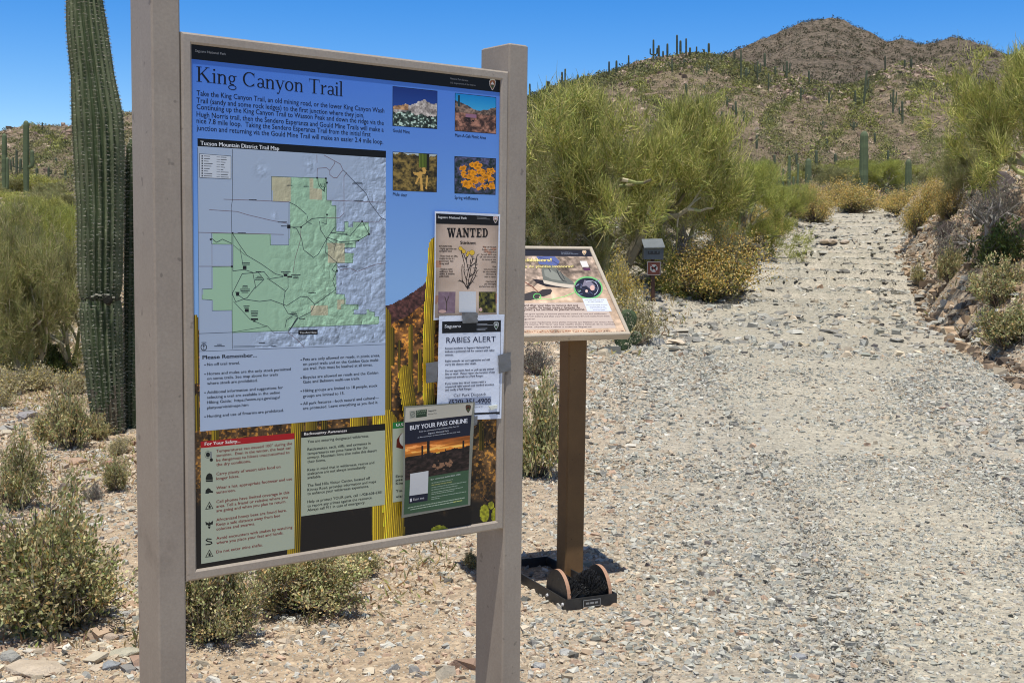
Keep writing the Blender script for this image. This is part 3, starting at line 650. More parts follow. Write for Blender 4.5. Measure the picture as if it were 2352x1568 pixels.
# saguaros --------------------------------------------------------------------
def saguaro_geo(pts, ribs, depth, steps=3, spines=0, r=None, sp=0.03, spl=0.022, gap=None):
    """column along pts [(P, radius)...] with a rounded tip; returns V,Q and spine strokes"""
    P = np.array([p[0] for p in pts], float); R = np.array([p[1] for p in pts], float)
    L = np.concatenate([[0], np.cumsum(np.linalg.norm(np.diff(P, axis=0), axis=1))]); tot = L[-1]
    nl = max(int(len(pts) * steps), 8); t = np.linspace(0, tot, nl); rt = np.interp(tot, L, R)
    t = np.concatenate([t[t < tot - rt * 1.3], tot - rt * 1.3 * (1 - np.sin(np.linspace(0, np.pi / 2, 7)))])
    C = np.stack([np.interp(t, L, P[:, k]) for k in range(3)], 1); rad = np.interp(t, L, R)
    q = np.clip((t - (tot - rt * 1.3)) / (rt * 1.3), 0, 1); rad = rad * np.sqrt(np.maximum(1 - q * q, 0.0004))
    D = np.gradient(C, axis=0); D /= np.linalg.norm(D, axis=1)[:, None]
    a = np.cross(D, np.array([0, 1.0, 0.01])); a /= np.linalg.norm(a, axis=1)[:, None]; b = np.cross(D, a)
    k = ribs * 4 if depth > 0 else ribs; ph = np.arange(k) * 2 * np.pi / k
    prof = 1 - depth * (0.5 - 0.5 * np.cos(ph * ribs)) ** 0.8 if depth > 0 else np.ones(k)
    V = C[:, None] + (np.cos(ph)[None, :, None] * a[:, None] + np.sin(ph)[None, :, None] * b[:, None]) * (rad[:, None] * prof[None])[..., None]
    n = len(t); i = np.arange(n - 1)[:, None] * k + np.arange(k)[None]; j = np.arange(n - 1)[:, None] * k + (np.arange(k)[None] + 1) % k
    Q = np.stack([i, j, j + k, i + k], -1).reshape(-1, 4); V = V.reshape(-1, 3)
    S0 = S1 = None
    if spines:
        tt = np.arange(0.05, tot - 0.01, sp); pr = np.arange(ribs) * 2 * np.pi / ribs
        TT, PR = np.meshgrid(tt, pr); TT = (TT + r.uniform(-sp * .2, sp * .2, TT.shape)).ravel(); PR = PR.ravel()
        TT = np.repeat(TT, spines); PR = np.repeat(PR, spines)
        c = np.stack([np.interp(TT, t, C[:, m]) for m in range(3)], 1); rd = np.interp(TT, t, rad)
        aa = np.stack([np.interp(TT, t, a[:, m]) for m in range(3)], 1); bb = np.stack([np.interp(TT, t, b[:, m]) for m in range(3)], 1); dd = np.stack([np.interp(TT, t, D[:, m]) for m in range(3)], 1)
        rn = np.cos(PR)[:, None] * aa + np.sin(PR)[:, None] * bb; tg = -np.sin(PR)[:, None] * aa + np.cos(PR)[:, None] * bb
        S0 = c + rn * rd[:, None] * 0.99
        u = r.uniform(-1, 1, (len(TT), 1)); v = r.uniform(-.45, 0.25, (len(TT), 1))
        S1 = S0 + (rn * 0.55 + tg * u + dd * v) * spl * r.uniform(0.6, 1.2, (len(TT), 1))
    return V, Q, S0, S1
SG = [(.075, .105, .055), (.085, .12, .06)]
def column_obj(pts, parent, name, ribs, depth, col, base, steps=3, spines=0, seed=0, rings=True, **kw):
    r = np.random.default_rng(seed); V, Q, S0, S1 = saguaro_geo(pts, ribs, depth, steps, spines, r, **kw)
    fc = V[Q].mean(1)
    v = 0.8 + 0.5 * vn(fc[:, 2] * (7 if rings else 1.0), fc[:, 2] * 0.1, seed) + 0.15 * fbm(fc[:, 0] * 6, fc[:, 2] * 2, 3, seed)
    c = np.array(col)[None] * v[:, None]
    if depth > 0.2:      # woody pale areole line along each rib, plus painted shading: lighter crests, darker furrows
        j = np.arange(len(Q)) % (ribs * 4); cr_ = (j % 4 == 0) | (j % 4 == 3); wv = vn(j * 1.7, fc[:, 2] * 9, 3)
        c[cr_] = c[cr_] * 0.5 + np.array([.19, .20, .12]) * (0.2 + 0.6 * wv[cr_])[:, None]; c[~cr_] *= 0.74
        hgt = (fc[:, 2] - fc[:, 2].min()); ck = (hgt < 0.35 + 0.25 * fbm(j * .4, hgt * 0, 3, 5)) & (vn(j * .9, hgt * 14, 8) > .45); c[ck] = np.array([.17, .145, .10]) * (0.7 + 0.5 * wv[ck])[:, None]
    o = link(name, mesh(name, V - base, [Q], M['cactus'], c, smooth=True), parent)
    if S0 is not None:
        SV, SQ = strokes(S0 - base, S1 - base, 0.0015, 0.0005, r)
        cs = vary(np.array([(.34, .33, .25), (.20, .19, .14), (.46, .45, .36)]), len(S0), r, 0.2)
        s = link('spines', mesh('spines', SV, [SQ], M['spine'], cs), parent)
    return o
# the giant beside the sign
GY = 9.1
prof = [(1005, 254, 60), (985, 250, 70), (955, 247, 74), (900, 243, 80), (855, 240, 84), (780, 235, 92), (715, 232, 96), (692, 231, 88), (684, 230, 84), (674, 230, 90), (655, 230, 98), (580, 230, 101), (490, 231, 103), (400, 229, 109), (330, 227, 112), (270, 224, 112), (225, 219, 104), (175, 213, 94), (120, 206, 92), (60, 199, 88), (0, 194, 78), (-80, 190, 76), (-200, 188, 84), (-330, 190, 74), (-420, 190, 66)]
pts = [(pix(x, y, GY), wd / 2 / F * GY) for y, x, wd in prof]
b0 = np.array(pts[0][0]); b0[2] = gz(b0[0], b0[1]) - 0.02
t = thing('giant_saguaro', b0, 'giant leaning saguaro cactus close to the left sign post, top cut by the frame', 'cactus')
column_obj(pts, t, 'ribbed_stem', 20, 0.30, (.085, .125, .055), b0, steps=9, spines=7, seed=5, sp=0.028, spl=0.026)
m = MB()                       # scarred constriction: dark bird hole and corky rim
hc_ = pix(246, 690, GY - 0.155)
for k in range(9):
    a = k * 0.7; m.box(hc_ + np.array([math.cos(a) * 0.05 - .03 * (k % 3), 0.0, abs(math.sin(a * 1.7)) * 0.02 + 0.025]), (1, 0, .3 * math.sin(k * 3)), (0, 1, 0), (0, 0, 1), 0.018 + .004 * (k % 3), 0.014, 0.012, (.40, .39, .30))
m.tube(hc_ + np.array([0, 0.02, 0]), hc_ + np.array([0, -0.012, 0]), 0.036, 0.026, 10, (.02, .02, .015))
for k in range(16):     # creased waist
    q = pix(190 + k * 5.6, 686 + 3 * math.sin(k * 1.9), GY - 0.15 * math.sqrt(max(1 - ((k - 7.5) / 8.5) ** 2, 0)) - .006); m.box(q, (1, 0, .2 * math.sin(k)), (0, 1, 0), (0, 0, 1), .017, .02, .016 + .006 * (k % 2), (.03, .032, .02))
m.build('scar', M['bark'], t)
prof2 = [(1000, 312, 52), (900, 312, 58), (700, 314, 58), (500, 316, 58), (400, 316, 56), (340, 317, 50), (312, 318, 40)]
pts = [(pix(x, y, GY + .25), wd / 2 / F * (GY + .25)) for y, x, wd in prof2]
b0 = np.array(pts[0][0]); b0[2] = gz(b0[0], b0[1]) - 0.02
t = thing('saguaro', b0, 'shorter saguaro stem squeezed between the giant saguaro and the sign post', 'cactus')
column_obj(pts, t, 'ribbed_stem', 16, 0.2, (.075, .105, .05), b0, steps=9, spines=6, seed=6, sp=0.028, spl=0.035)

def saguaro(x, yb, yt, wd, label, group, arms=(), lean=0, ribs=12, P=None, col=(.085, .115, .06), name='saguaro', far=False):
    p = place(x, yb, far) if P is None else P; Y = p[1]
    top = pix(x + lean, yt, Y); r = wd / 2 / F * Y; h = top[2] - p[2]
    t = thing(name, tuple(p), label, 'cactus', group)
    f = np.linspace(0, 1, 8); r0 = [0.75, .85, .95, 1.0, 1.0, .97, .92, .85]
    pts = [(p + (top - p) * q + np.array([0, 0, -0.1 if q == 0 else 0]), r * k) for q, k in zip(f, r0)]
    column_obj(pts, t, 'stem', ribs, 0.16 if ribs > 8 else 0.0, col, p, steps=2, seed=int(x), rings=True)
    for (side, f0, f1, off) in arms:   # side -1/1, start and end as fractions of the height, offset in stem widths
        b = p + (top - p) * f0; o = off * 2 * r; z1 = p[2] + h * f1
        mid = b + np.array([side * o, 0, o * 0.35])
        pa = [(b, r * .6), (b + np.array([side * o * .6, 0, 0.02 * h]), r * .62), (mid, r * .66), (np.array([mid[0], mid[1], (mid[2] + z1) / 2]), r * .66), (np.array([mid[0] + side * .05 * r, mid[1], z1]), r * .6)]
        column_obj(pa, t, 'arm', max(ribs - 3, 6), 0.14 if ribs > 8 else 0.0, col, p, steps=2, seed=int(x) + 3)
    return t
MID = [
    (1613, 420, 220, 21, 'tall single saguaro rising above the palo verde trees left of the trail', (), 62),
    (1985, 425, 301, 20, 'tallest plain saguaro standing beyond the trail crest', (), 60),
    (1857, 440, 364, 15, 'short thick saguaro with pale tip left of the trail crest', (), 62),
    (2087, 440, 366, 15, 'short saguaro at right behind the trail crest', (), 62),
    (1813, 425, 357, 8, 'small candelabra saguaro with several curved arms left of crest', ((-1, .25, .75, 1.8), (1, .25, .85, 2.4), (-1, .2, .6, 3.0), (1, .3, .6, 1.2)), 60),
    (60, 440, 277, 14, 'tall saguaro with one right arm on the left plain', ((1, .38, .62, 1.0),), 66),
    (10, 440, 307, 12, 'tall saguaro at the far left edge with a low arm', ((1, .1, .62, .6),), 66),
]
for x, yb, yt, wd, lab, arms, Yd in MID:
    p = pix(x, yb, Yd); p[2] = gz(p[0], p[1])
    saguaro(x, yb, yt, wd, lab, 'saguaros on the plain beyond the clearing', arms, P=p, ribs=14, col=(.115, .15, .08))
RID = [(1501, 140, 91, 'a'), (1513, 137, 104, ''), (1523, 137, 117, ''), (1533, 136, 100, ''), (1544, 138, 127, ''), (1555, 134, 80, ''), (1563, 131, 93, ''), (1576, 132, 88, ''), (1585, 129, 109, ''), (1600, 126, 107, ''), (1617, 126, 113, ''), (1628, 126, 99, ''), (1658, 140, 125, ''), (1687, 140, 117, ''), (1217, 243, 192, ''), (1257, 222, 186, ''), (1261, 220, 186, ''), (1291, 207, 165, ''), (1298, 207, 158, ''), (1327, 193, 171, ''), (1313, 205, 184, ''), (1444, 160, 127, ''), (1416, 170, 139, ''), (1399, 175, 141, ''), (2033, 165, 128, ''), (2078, 160, 137, ''), (2093, 160, 134, ''), (97, 300, 281, '')]
SLO = [(1702, 190, 115), (1714, 185, 155), (1739, 187, 140), (1757, 160, 122), (1544, 167, 135), (1571, 152, 135), (1806, 186, 140), (1781, 182, 152), (1765, 213, 168), (1859, 200, 162), (1839, 235, 200), (1965, 248, 207), (1983, 250, 162), (2051, 262, 205), (2073, 285, 232), (2145, 208, 190), (2176, 213, 195), (1889, 295, 278), (1904, 244, 212), (1670, 246, 222), (1691, 270, 232), (1658, 284, 255), (1708, 286, 254), (1715, 291, 272), (1577, 220, 192), (1618, 208, 195), (1738, 342, 310), (1623, 172, 147), (1713, 185, 160), (1920, 400, 352), (1945, 410, 360), (1875, 395, 345), (1830, 390, 352), (1780, 400, 355), (2040, 395, 345), (2010, 330, 305), (1900, 340, 318), (1960, 300, 280), (38, 412, 343), (85, 417, 385), (111, 417, 383), (46, 405, 363), (150, 420, 390), (165, 420, 400), (25, 400, 365), (130, 380, 362)]
RID.sort(); SLO.sort()
for i, (x, yb, yt, k) in enumerate(RID):
    lab = 'ridge saguaro with two raised arms against the sky' if k else ORD[i] + ' from the left of the small saguaros along the ridge line'
    saguaro(x, yb + 2, yt, 3.8 + (i * 7 % 5) * .45, lab, 'small saguaros on the ridge line', ((-1, .3, .6, 1.6), (1, .3, .62, 1.6)) if k else (), ribs=7, far=True, col=(.065, .08, .05))
for i, (x, yb, yt) in enumerate(SLO):
    arms = (((-1, .45, .8, 1.2), (1, .4, .9, 1.3)) if i % 5 == 2 else ((1, .5, .8, 1.2),) if i % 5 == 4 else ((-1, .4, .75, 1.3),) if i % 7 == 1 else ())
    saguaro(x, yb, yt, (4.0 if yb < 300 else 5.2) + (i * 5 % 4) * .5, ORD[i] + ' from the left of the small saguaros on the hill slopes', 'small saguaros on the hill slopes', arms, lean=(8 if x == 1983 else (i * 7 % 5 - 2) * .7), ribs=7, far=True, col=(.095, .115, .068))

# scrub on the hills ---------------------------------------------------------------
def scrub(fn, a0, a1, n, smin, smax, s0, s1, pals, wts, seed, nq=34):
    r = np.random.default_rng(seed); a = r.uniform(a0, a1, n); s = r.uniform(smin, smax, n) ** 0.85
    P = fn(a, s); sz = r.uniform(s0, s1, n) * np.where(r.random(n) < 0.12, 1.7, 1.0)
    pi = r.choice(len(pals), n, p=wts); base = np.array(pals)[pi] * r.uniform(0.7, 1.3, (n, 1))
    q = r.normal(0, 1, (n, nq, 3)); q /= np.linalg.norm(q, axis=2)[..., None] ; q *= r.random((n, nq, 1)) ** 0.4; q[..., 2] = np.abs(q[..., 2]) * 0.9
    C = (P[:, None] + q * sz[:, None, None]).reshape(-1, 3); ss = np.repeat(sz, nq)
    ss = ss * np.repeat(np.clip(P[:, 1] / 230, .38, 1), nq); V, Q = leaves(C, r.normal(0, 1, C.shape) + np.array([0, 0, .6]), ss * r.uniform(0.25, 0.5, len(C)), ss * 0.12, r)
    return V, Q, np.repeat(base, nq, axis=0) * r.uniform(0.6, 1.4, (n * nq, 1))
PALS = [(.19, .195, .09), (.28, .27, .10), (.14, .14, .08), (.32, .27, .16)]
V1, Q1, C1 = scrub(hillf, ha[0] * 0.98, ha[-1] * 0.98, 30000, 0.10, 1.04, 0.30, 0.80, PALS, [.42, .26, .14, .18], 77, 30)
r8 = np.random.default_rng(88)   # brush crowds the top of the ridge and runs down the gullies
V9, Q9, C9 = scrub(hillf, (1150 - 1176) / F, (2330 - 1176) / F, 5200, 0.80, 1.03, 0.35, 0.95, [(.20, .21, .085), (.28, .28, .09), (.13, .135, .075)], [.45, .25, .3], 79, 26)
V7 = []; Q7 = []; C7 = []; off = 0
for gx_ in (1480, 1640, 1790, 1905, 1990, 2110, 2230, 90, 215):
    va, qa, ca_ = scrub(lambda a, s: hillf(a + 0.016 * np.sin(s * 9 + gx_) + (s - .5) * .02, s), (gx_ - 14 - 1176) / F, (gx_ + 14 - 1176) / F, 330, 0.30, 1.0, 0.35, 0.95, [(.22, .235, .08), (.33, .33, .09), (.15, .16, .075)], [.5, .25, .25], gx_, 26)
    V7.append(va); Q7.append(qa + off); C7.append(ca_); off += len(va)
V7 = np.concatenate(V7); Q7 = np.concatenate(Q7); C7 = np.concatenate(C7)
Q1 = np.concatenate([Q1, Q9 + len(V1), Q7 + len(V1) + len(V9)]); V1 = np.concatenate([V1, V9, V7]); C1 = np.concatenate([C1, C9, C7])
tag(link('hillside_scrub', mesh('hillside_scrub', V1, [Q1], M['leaf'], C1)), 'green and olive scrub dotted over the near hillsides', 'scrub', kind='stuff')
V1, Q1, C1 = scrub(mountf, ma[2], ma[-1] * 0.98, 15000, 0.05, 1.03, 0.9, 2.2, [(.085, .085, .05), (.12, .115, .07), (.17, .13, .09)], [.45, .35, .2], 78, 16)
tag(link('mountain_scrub', mesh('mountain_scrub', V1, [Q1], M['leaf'], C1)), 'dark scrub speckling the rocky far mountain', 'scrub', kind='stuff')
# pale broken rock showing on the near hill
r_ = np.random.default_rng(5); a = np.concatenate([r_.uniform(ha[0], ha[-1], 6000), (r_.normal(1500, 35, 900) - 1176) / F, (r_.normal(2080, 45, 1200) - 1176) / F, (r_.normal(1830, 50, 900) - 1176) / F])
s = np.concatenate([r_.uniform(0.03, 1.0, 6000) ** 0.8, r_.uniform(0.86, 1.0, 900), r_.uniform(0.84, 1.0, 1200), r_.uniform(0.8, 1.0, 900)])
P = hillf(a, s); szz = r_.uniform(0.25, 1.1, len(P)) * P[:, 1] / 230
Vv, Qq, Cc = chips(P, szz * 1.4, np.array([(.42, .31, .24), (.50, .39, .30), (.33, .24, .18), (.24, .18, .14)])[r_.integers(0, 4, len(P))] * r_.uniform(.8, 1.2, (len(P), 1)), flat=(0.5, 1.0))
tag(link('hillside_rubble', mesh('hillside_rubble', Vv, [Qq], M['stone'], Cc)), 'pinkish broken rock scattered over the hillsides', 'rubble', kind='stuff')
# dry grass and litter round the plants on the left and right
def litter(n, xr, yr, L, seed, pal):
    r = np.random.default_rng(seed); X = r.uniform(*xr, n); Y = r.uniform(*yr, n)
    k = sstep(fbm(X * 1.2, Y * 1.2, 3, seed), -0.15, 0.3) > r.random(n); 
    vis = (np.abs(X - Xc(Y)) > Wt(Y) * 0.95) & (np.abs(X) < 0.46 * Y + .3) & ((X < -0.25) | (Y > 8.5)); k &= vis
    X, Y = X[k], Y[k]; P = np.stack([X, Y, gz(X, Y)], 1)
    d = r.normal(0, 0.7, P.shape); d[:, 2] = np.abs(d[:, 2]) + 0.25
    return leaves(P, d, L * r.uniform(0.5, 1.4, len(P)), L * 0.09, r), vary(np.array(pal), len(P), r, 0.2)
GP = [(.46, .37, .20), (.38, .33, .16), (.26, .27, .10), (.50, .38, .24), (.30, .20, .10)]
(Va, Qa), Ca = litter(90000, (-7.5, 0.2), (4.2, 17), 0.052, 50, GP)
(Vb, Qb), Cb = litter(60000, (-14, 22), (15, 48), 0.13, 51, GP)
tag(link('dry_grass', mesh('dry_grass', np.concatenate([Va, Vb]), [np.concatenate([Qa, Qb + len(Va)])], M['leaf'], np.concatenate([Ca, Cb]))), 'dry straw grass and litter on the soil between the shrubs', 'grass', kind='stuff')

# prickly pear ---------------------------------------------------------------------
def pear(x, y, hpx, pads, label):
    p = place(x, y); s = hpx / F * p[1]; t = thing('prickly_pear', tuple(p), label, 'cactus')
    r = np.random.default_rng(int(x))
    for (dx, dz, w_, h_, tilt) in pads:
        n = 14; k = np.arange(n) * 2 * np.pi / n; rows = []
        for th_, sc in ((-0.5, .75), (-0.25, 1), (0.25, 1), (0.5, .75)):
            X = np.cos(k) * w_ / 2 * sc; Z = np.sin(k) * h_ / 2 * sc * 1.0 + 0; X = X * (1 + 0.25 * np.sin(k))
            rows.append(np.stack([X, np.full(n, th_ * 0.12), Z], 1))
        V = np.concatenate(rows); c, s_ = math.cos(tilt), math.sin(tilt)
        V = np.stack([V[:, 0] * c - V[:, 2] * s_, V[:, 1] + dx * 0.12, V[:, 0] * s_ + V[:, 2] * c], 1) + np.array([dx, 0, dz]); V *= s
        fs = [tuple(range(n)), tuple(range(4 * n - 1, 3 * n - 1, -1))]
        m = MB(); m.add(V + p, fs + [(q * n + i, q * n + n + i, q * n + n + (i + 1) % n, q * n + (i + 1) % n) for q in range(3) for i in range(n)], (.075, .11, .05)); m.build('pad', M['cactus'], t, smooth=False)
        q = r.uniform(-1, 1, (60, 2)); q = q[(q ** 2).sum(1) < .8]; a0 = np.stack([q[:, 0] * w_ / 2, np.full(len(q), -.065), q[:, 1] * h_ / 2], 1); a0 = np.stack([a0[:, 0] * c - a0[:, 2] * s_, a0[:, 1] + dx * .12, a0[:, 0] * s_ + a0[:, 2] * c], 1) + np.array([dx, 0, dz]); a0 = np.repeat(a0, 3, axis=0) * s; a1 = a0 + r.normal(0, .025, a0.shape) * s + [0, -.03 * s, 0]
        SV, SQ = strokes(a0, a1, .0035 * s * 2, .001, r); link('spines', mesh('spines', SV, [SQ], M['spine'], np.tile([.5, .46, .34], (len(a0), 1))), t)
    return t
pear(1428, 806, 100, [(.05, .2, .42, .42, .1), (.12, .68, .40, .58, -.15), (-.22, .45, .3, .35, .5), (.32, .30, .25, .32, -.5)], 'dark green prickly pear pads behind right corner of tilted panel')
pear(2040, 470, 34, [(-.3, .3, .4, .5, .3), (.1, .4, .4, .55, 0), (.35, .75, .35, .45, -.3), (-.1, .85, .32, .4, .2)], 'prickly pear with yellow flowers right of trail crest')

# ================================================================== printed surfaces
_tc = {}
def glyphs(s, bold=0.0, shear=0.0):
    if bold > 0:      # heavier weight: struck twice, a hair apart
        V, Fs = glyphs(s, 0.0, shear); n = len(V); k = bold * 2.4
        return np.concatenate([V - [k / 2, 0], V + [k / 2, 0]]), Fs + [tuple(i + n for i in f) for f in Fs]
    k = (s, bold, shear)
    if k not in _tc:
        cu = bpy.data.curves.new('t', 'FONT'); cu.body = s; cu.size = 1.0; cu.shear = shear; cu.resolution_u = 2
        o = bpy.data.objects.new('t', cu); me = o.to_mesh()
        V = np.zeros(len(me.vertices) * 3, np.float32); me.vertices.foreach_get('co', V); V = V.reshape(-1, 3)[:, :2].astype(float)
        Fs = [tuple(p.vertices) for p in me.polygons]
        o.to_mesh_clear(); bpy.data.objects.remove(o); bpy.data.curves.remove(cu); _tc[k] = (V, Fs)
    return _tc[k]
CAPH = 0.729          # cap height of the built-in face at size 1
class Sheet:
    """a real plane in the scene; artwork is laid out in metres on it"""
    def __init__(s, O, ex, ey, n):
        s.O, s.ex, s.ey, s.n = [np.asarray(v, float) for v in (O, ex, ey, n)]
    def uv(s, x, y):
        d = ray(x, y); k = ((s.O - CAM) @ s.n) / (d @ s.n); P = CAM + d * k - s.O
        return np.array([P @ s.ex, P @ s.ey])
    def pt(s, uv, off=0.0):
        uv = np.asarray(uv, float); return s.O + uv[..., :1] * s.ex + uv[..., 1:2] * s.ey + s.n * off
class Art:
    """one flat printed part: polygons, text, lines in colours, each layer a fraction of a millimetre proud"""
    def __init__(s, sheet, z0=0.001, f=None): s.sh = sheet; s.m = MB(); s.z = z0; s.f = f or (lambda x, y: (x, y)); s.ds = 0.3
    def P(s, p): return s.sh.uv(*s.f(*p))
    def poly(s, pts, col, dz=0.0, raw=False):
        uv = np.array([p if raw else s.P(p) for p in pts])
        if getattr(s, 'bowed', False) and len(pts) == 4:     # follow the bow of the sheet
            n = 9; S_, T_2 = np.meshgrid(np.linspace(0, 1, n + 1), np.linspace(0, 1, n + 1)); S_ = S_.reshape(-1, 1); T_2 = T_2.reshape(-1, 1)
            g = uv[0] * (1 - S_) * (1 - T_2) + uv[1] * S_ * (1 - T_2) + uv[2] * S_ * T_2 + uv[3] * (1 - S_) * T_2
            s.m.add(s.sh.pt(g, s.z + dz * s.ds), [tuple(q) for q in grid_faces(n + 1, n + 1)], tuple(lin(col))); return
        tri = len(pts) > 4
        V = s.sh.pt(uv, s.z + dz * s.ds)
        if tri:   # triangulate (concave outlines allowed)
            from mathutils.geometry import tessellate_polygon
            fs = [tuple(t) for t in tessellate_polygon([[Vector((a, b, 0)) for a, b in uv]])]
        else: fs = [tuple(range(len(pts)))]
        s.m.add(V, fs, tuple(lin(col)))
    def line(s, pts, wpx, col, dz=0.0):
        uv = [s.P(p) for p in pts]; wd = wpx * s.unit(pts[0]) / 2
        bw = getattr(s, 'bowed', False); s.bowed = bw and wpx > 1e9
        for a, b in zip(uv[:-1], uv[1:]):
            d = b - a; L = np.linalg.norm(d) + 1e-9; n = np.array([-d[1], d[0]]) / L * wd; e = d / L * wd * 0.5
            s.poly([a - e + n, b + e + n, b + e - n, a - e - n], col, dz, raw=True)
        s.bowed = bw
    def unit(s, p):
        x, y = s.f(*p); return float(np.linalg.norm(s.sh.uv(x, y + 4) - s.sh.uv(x, y))) / 4 * (s.f(0, 1)[1] - s.f(0, 0)[1])
    def text(s, st, p0, p1, cap, col, bold=0.0, dz=0.0002, shear=0.0):
        V, Fs = glyphs(st, bold, shear)
        if not len(V): return
        a = s.P(p0); b = s.P(p1); d = b - a; L = np.linalg.norm(d); e = d / L; up = np.array([e[1], -e[0]])
        x0, x1 = V[:, 0].min(), V[:, 0].max(); sx = L / max(x1 - x0, 1e-6); sy = cap * s.unit(p0) / CAPH
        uv = a + e * ((V[:, :1] - x0) * sx) + up * (V[:, 1:2] * sy)
        s.m.add(s.lift(uv, dz, bold), Fs, tuple(lin(col)))
    def lift(s, uv, dz, bold):
        P = s.sh.pt(uv, s.z + dz * s.ds)
        if bold > 0: P[len(P) // 2:] += s.sh.n * 0.00001
        return P
    def para(s, lines, x, ys, ref, xr, cap, col, bold=0.0, slope=None, dz=0.0002, shear=0.0):
        """lines at left x, baselines ys; line number ref ends at xr=(x,y); others keep its letter width"""
        V, _ = glyphs(lines[ref], bold, shear); nat = V[:, 0].max() - V[:, 0].min()
        a = s.P((x, ys[ref])); b = s.P(xr); d = b - a; k = np.linalg.norm(d) / nat; e = d / np.linalg.norm(d)
        for st, y in zip(lines, ys):
            if not st: continue
            V, Fs = glyphs(st, bold, shear); up = np.array([e[1], -e[0]]); aa = s.P((x, y)); sy = 1.1 * cap * s.unit((x, y)) / CAPH
            uv = aa + e * ((V[:, :1] - V[:, 0].min()) * k) + up * (V[:, 1:2] * sy)
            s.m.add(s.lift(uv, dz, bold), Fs, tuple(lin(col)))
    def raster(s, corners, nx, ny, fn, dz=0.0, pxfn=True):
        """a picture printed as a fine grid of coloured cells; fn(S,T,x,y)->rgb 0-255"""
        c = np.array([s.P(p) for p in corners])      # tl, tr, br, bl
        Sx, Ty = np.meshgrid(np.linspace(0, 1, nx + 1), np.linspace(0, 1, ny + 1))
        uv = (c[0] * ((1 - Sx) * (1 - Ty))[..., None] + c[1] * (Sx * (1 - Ty))[..., None] + c[2] * (Sx * Ty)[..., None] + c[3] * ((1 - Sx) * Ty)[..., None])
        P = s.sh.pt(uv.reshape(-1, 2), s.z + dz * s.ds); q = grid_faces(ny + 1, nx + 1)
        ctr = P[q].mean(1); px_, py_ = project(ctr); su = Sx.ravel()[q].mean(1); tv = Ty.ravel()[q].mean(1)
        colr = lin(np.clip(fn(su, tv, px_, py_), 0, 255))
        m = s.m; m.V.append(P); off = m.n; m.n += len(P)
        m.F.setdefault(4, []).extend((q + off).tolist()); m.C.setdefault(4, []).extend(map(tuple, colr))
    def ring(s, c, rx, ry, wpx, col, a0=0, a1=360, n=20, dz=0.0):
        a = np.radians(np.linspace(a0, a1, n)); s.line([(c[0] + rx * math.cos(t), c[1] + ry * math.sin(t)) for t in a], wpx, col, dz)
    def disc(s, c, rx, ry, col, n=16, dz=0.0, rot=0.0):
        pts = [(rx * math.cos(t), ry * math.sin(t)) for t in np.arange(n) * 2 * np.pi / n]; cr, sr = math.cos(rot), math.sin(rot)
        s.poly([(c[0] + x * cr - y * sr, c[1] + x * sr + y * cr) for x, y in pts], col, dz)
    def done(s, name, mat, parent, base): return s.m.build(name, mat, parent, base)
    def arrowhead(s, c, w_, h_, brown=(150, 95, 60), edge=(230, 225, 215), dz=0.0003):
        pts = [(-.32, -.5), (.35, -.5), (.5, -.3), (.42, .05), (.12, .42), (0, .5), (-.12, .42), (-.42, .05), (-.5, -.3)]
        f = lambda k: [(c[0] + x * w_ * k, c[1] + y * h_ * k) for x, y in pts]
        s.poly(f(1.0), edge, dz); s.poly(f(.86), brown, dz + .0001)
        s.poly([(c[0] - .3 * w_, c[1] - .05 * h_), (c[0], c[1] - .3 * h_), (c[0] + .3 * w_, c[1] - .02 * h_)], edge, dz + .0002)
        s.poly([(c[0] - .3 * w_, c[1] + .05 * h_), (c[0] + .25 * w_, c[1] + .02 * h_), (c[0] + .05 * w_, c[1] + .35 * h_)], (60, 90, 60), dz + .0002)

# serif letters for the main title, in em units (cap height 1)
def arcpts(cx, cy, rx, ry, a0, a1, tk, tn, n=14):
    out = []; a = np.radians(np.linspace(a0, a1, n))
    for t in a:
        k = (tn + (tk - tn) * abs(math.cos(t))) / 2; out.append(((cx + (rx + k) * math.cos(t), cy + (ry + k) * math.sin(t)), (cx + (rx - k) * math.cos(t), cy + (ry - k) * math.sin(t))))
    return [[o0, o1, i1, i0] for (o0, i0), (o1, i1) in zip(out[:-1], out[1:])]
def rect(x0, y0, x1, y1): return [(x0, y0), (x1, y0), (x1, y1), (x0, y1)]
def bar(x0, y0, x1, y1, t): 
    d = np.array([x1 - x0, y1 - y0]); n = np.array([-d[1], d[0]]) / np.linalg.norm(d) * t / 2
    return [(x0 + n[0], y0 + n[1]), (x1 + n[0], y1 + n[1]), (x1 - n[0], y1 - n[1]), (x0 - n[0], y0 - n[1])]
def serif(x, y, w_=.30, t=.035, flip=False): return rect(x - w_ / 2, y - (t if flip else 0), x + w_ / 2, y + (0 if flip else t))
T_, N_, XH = .115, .045, .66
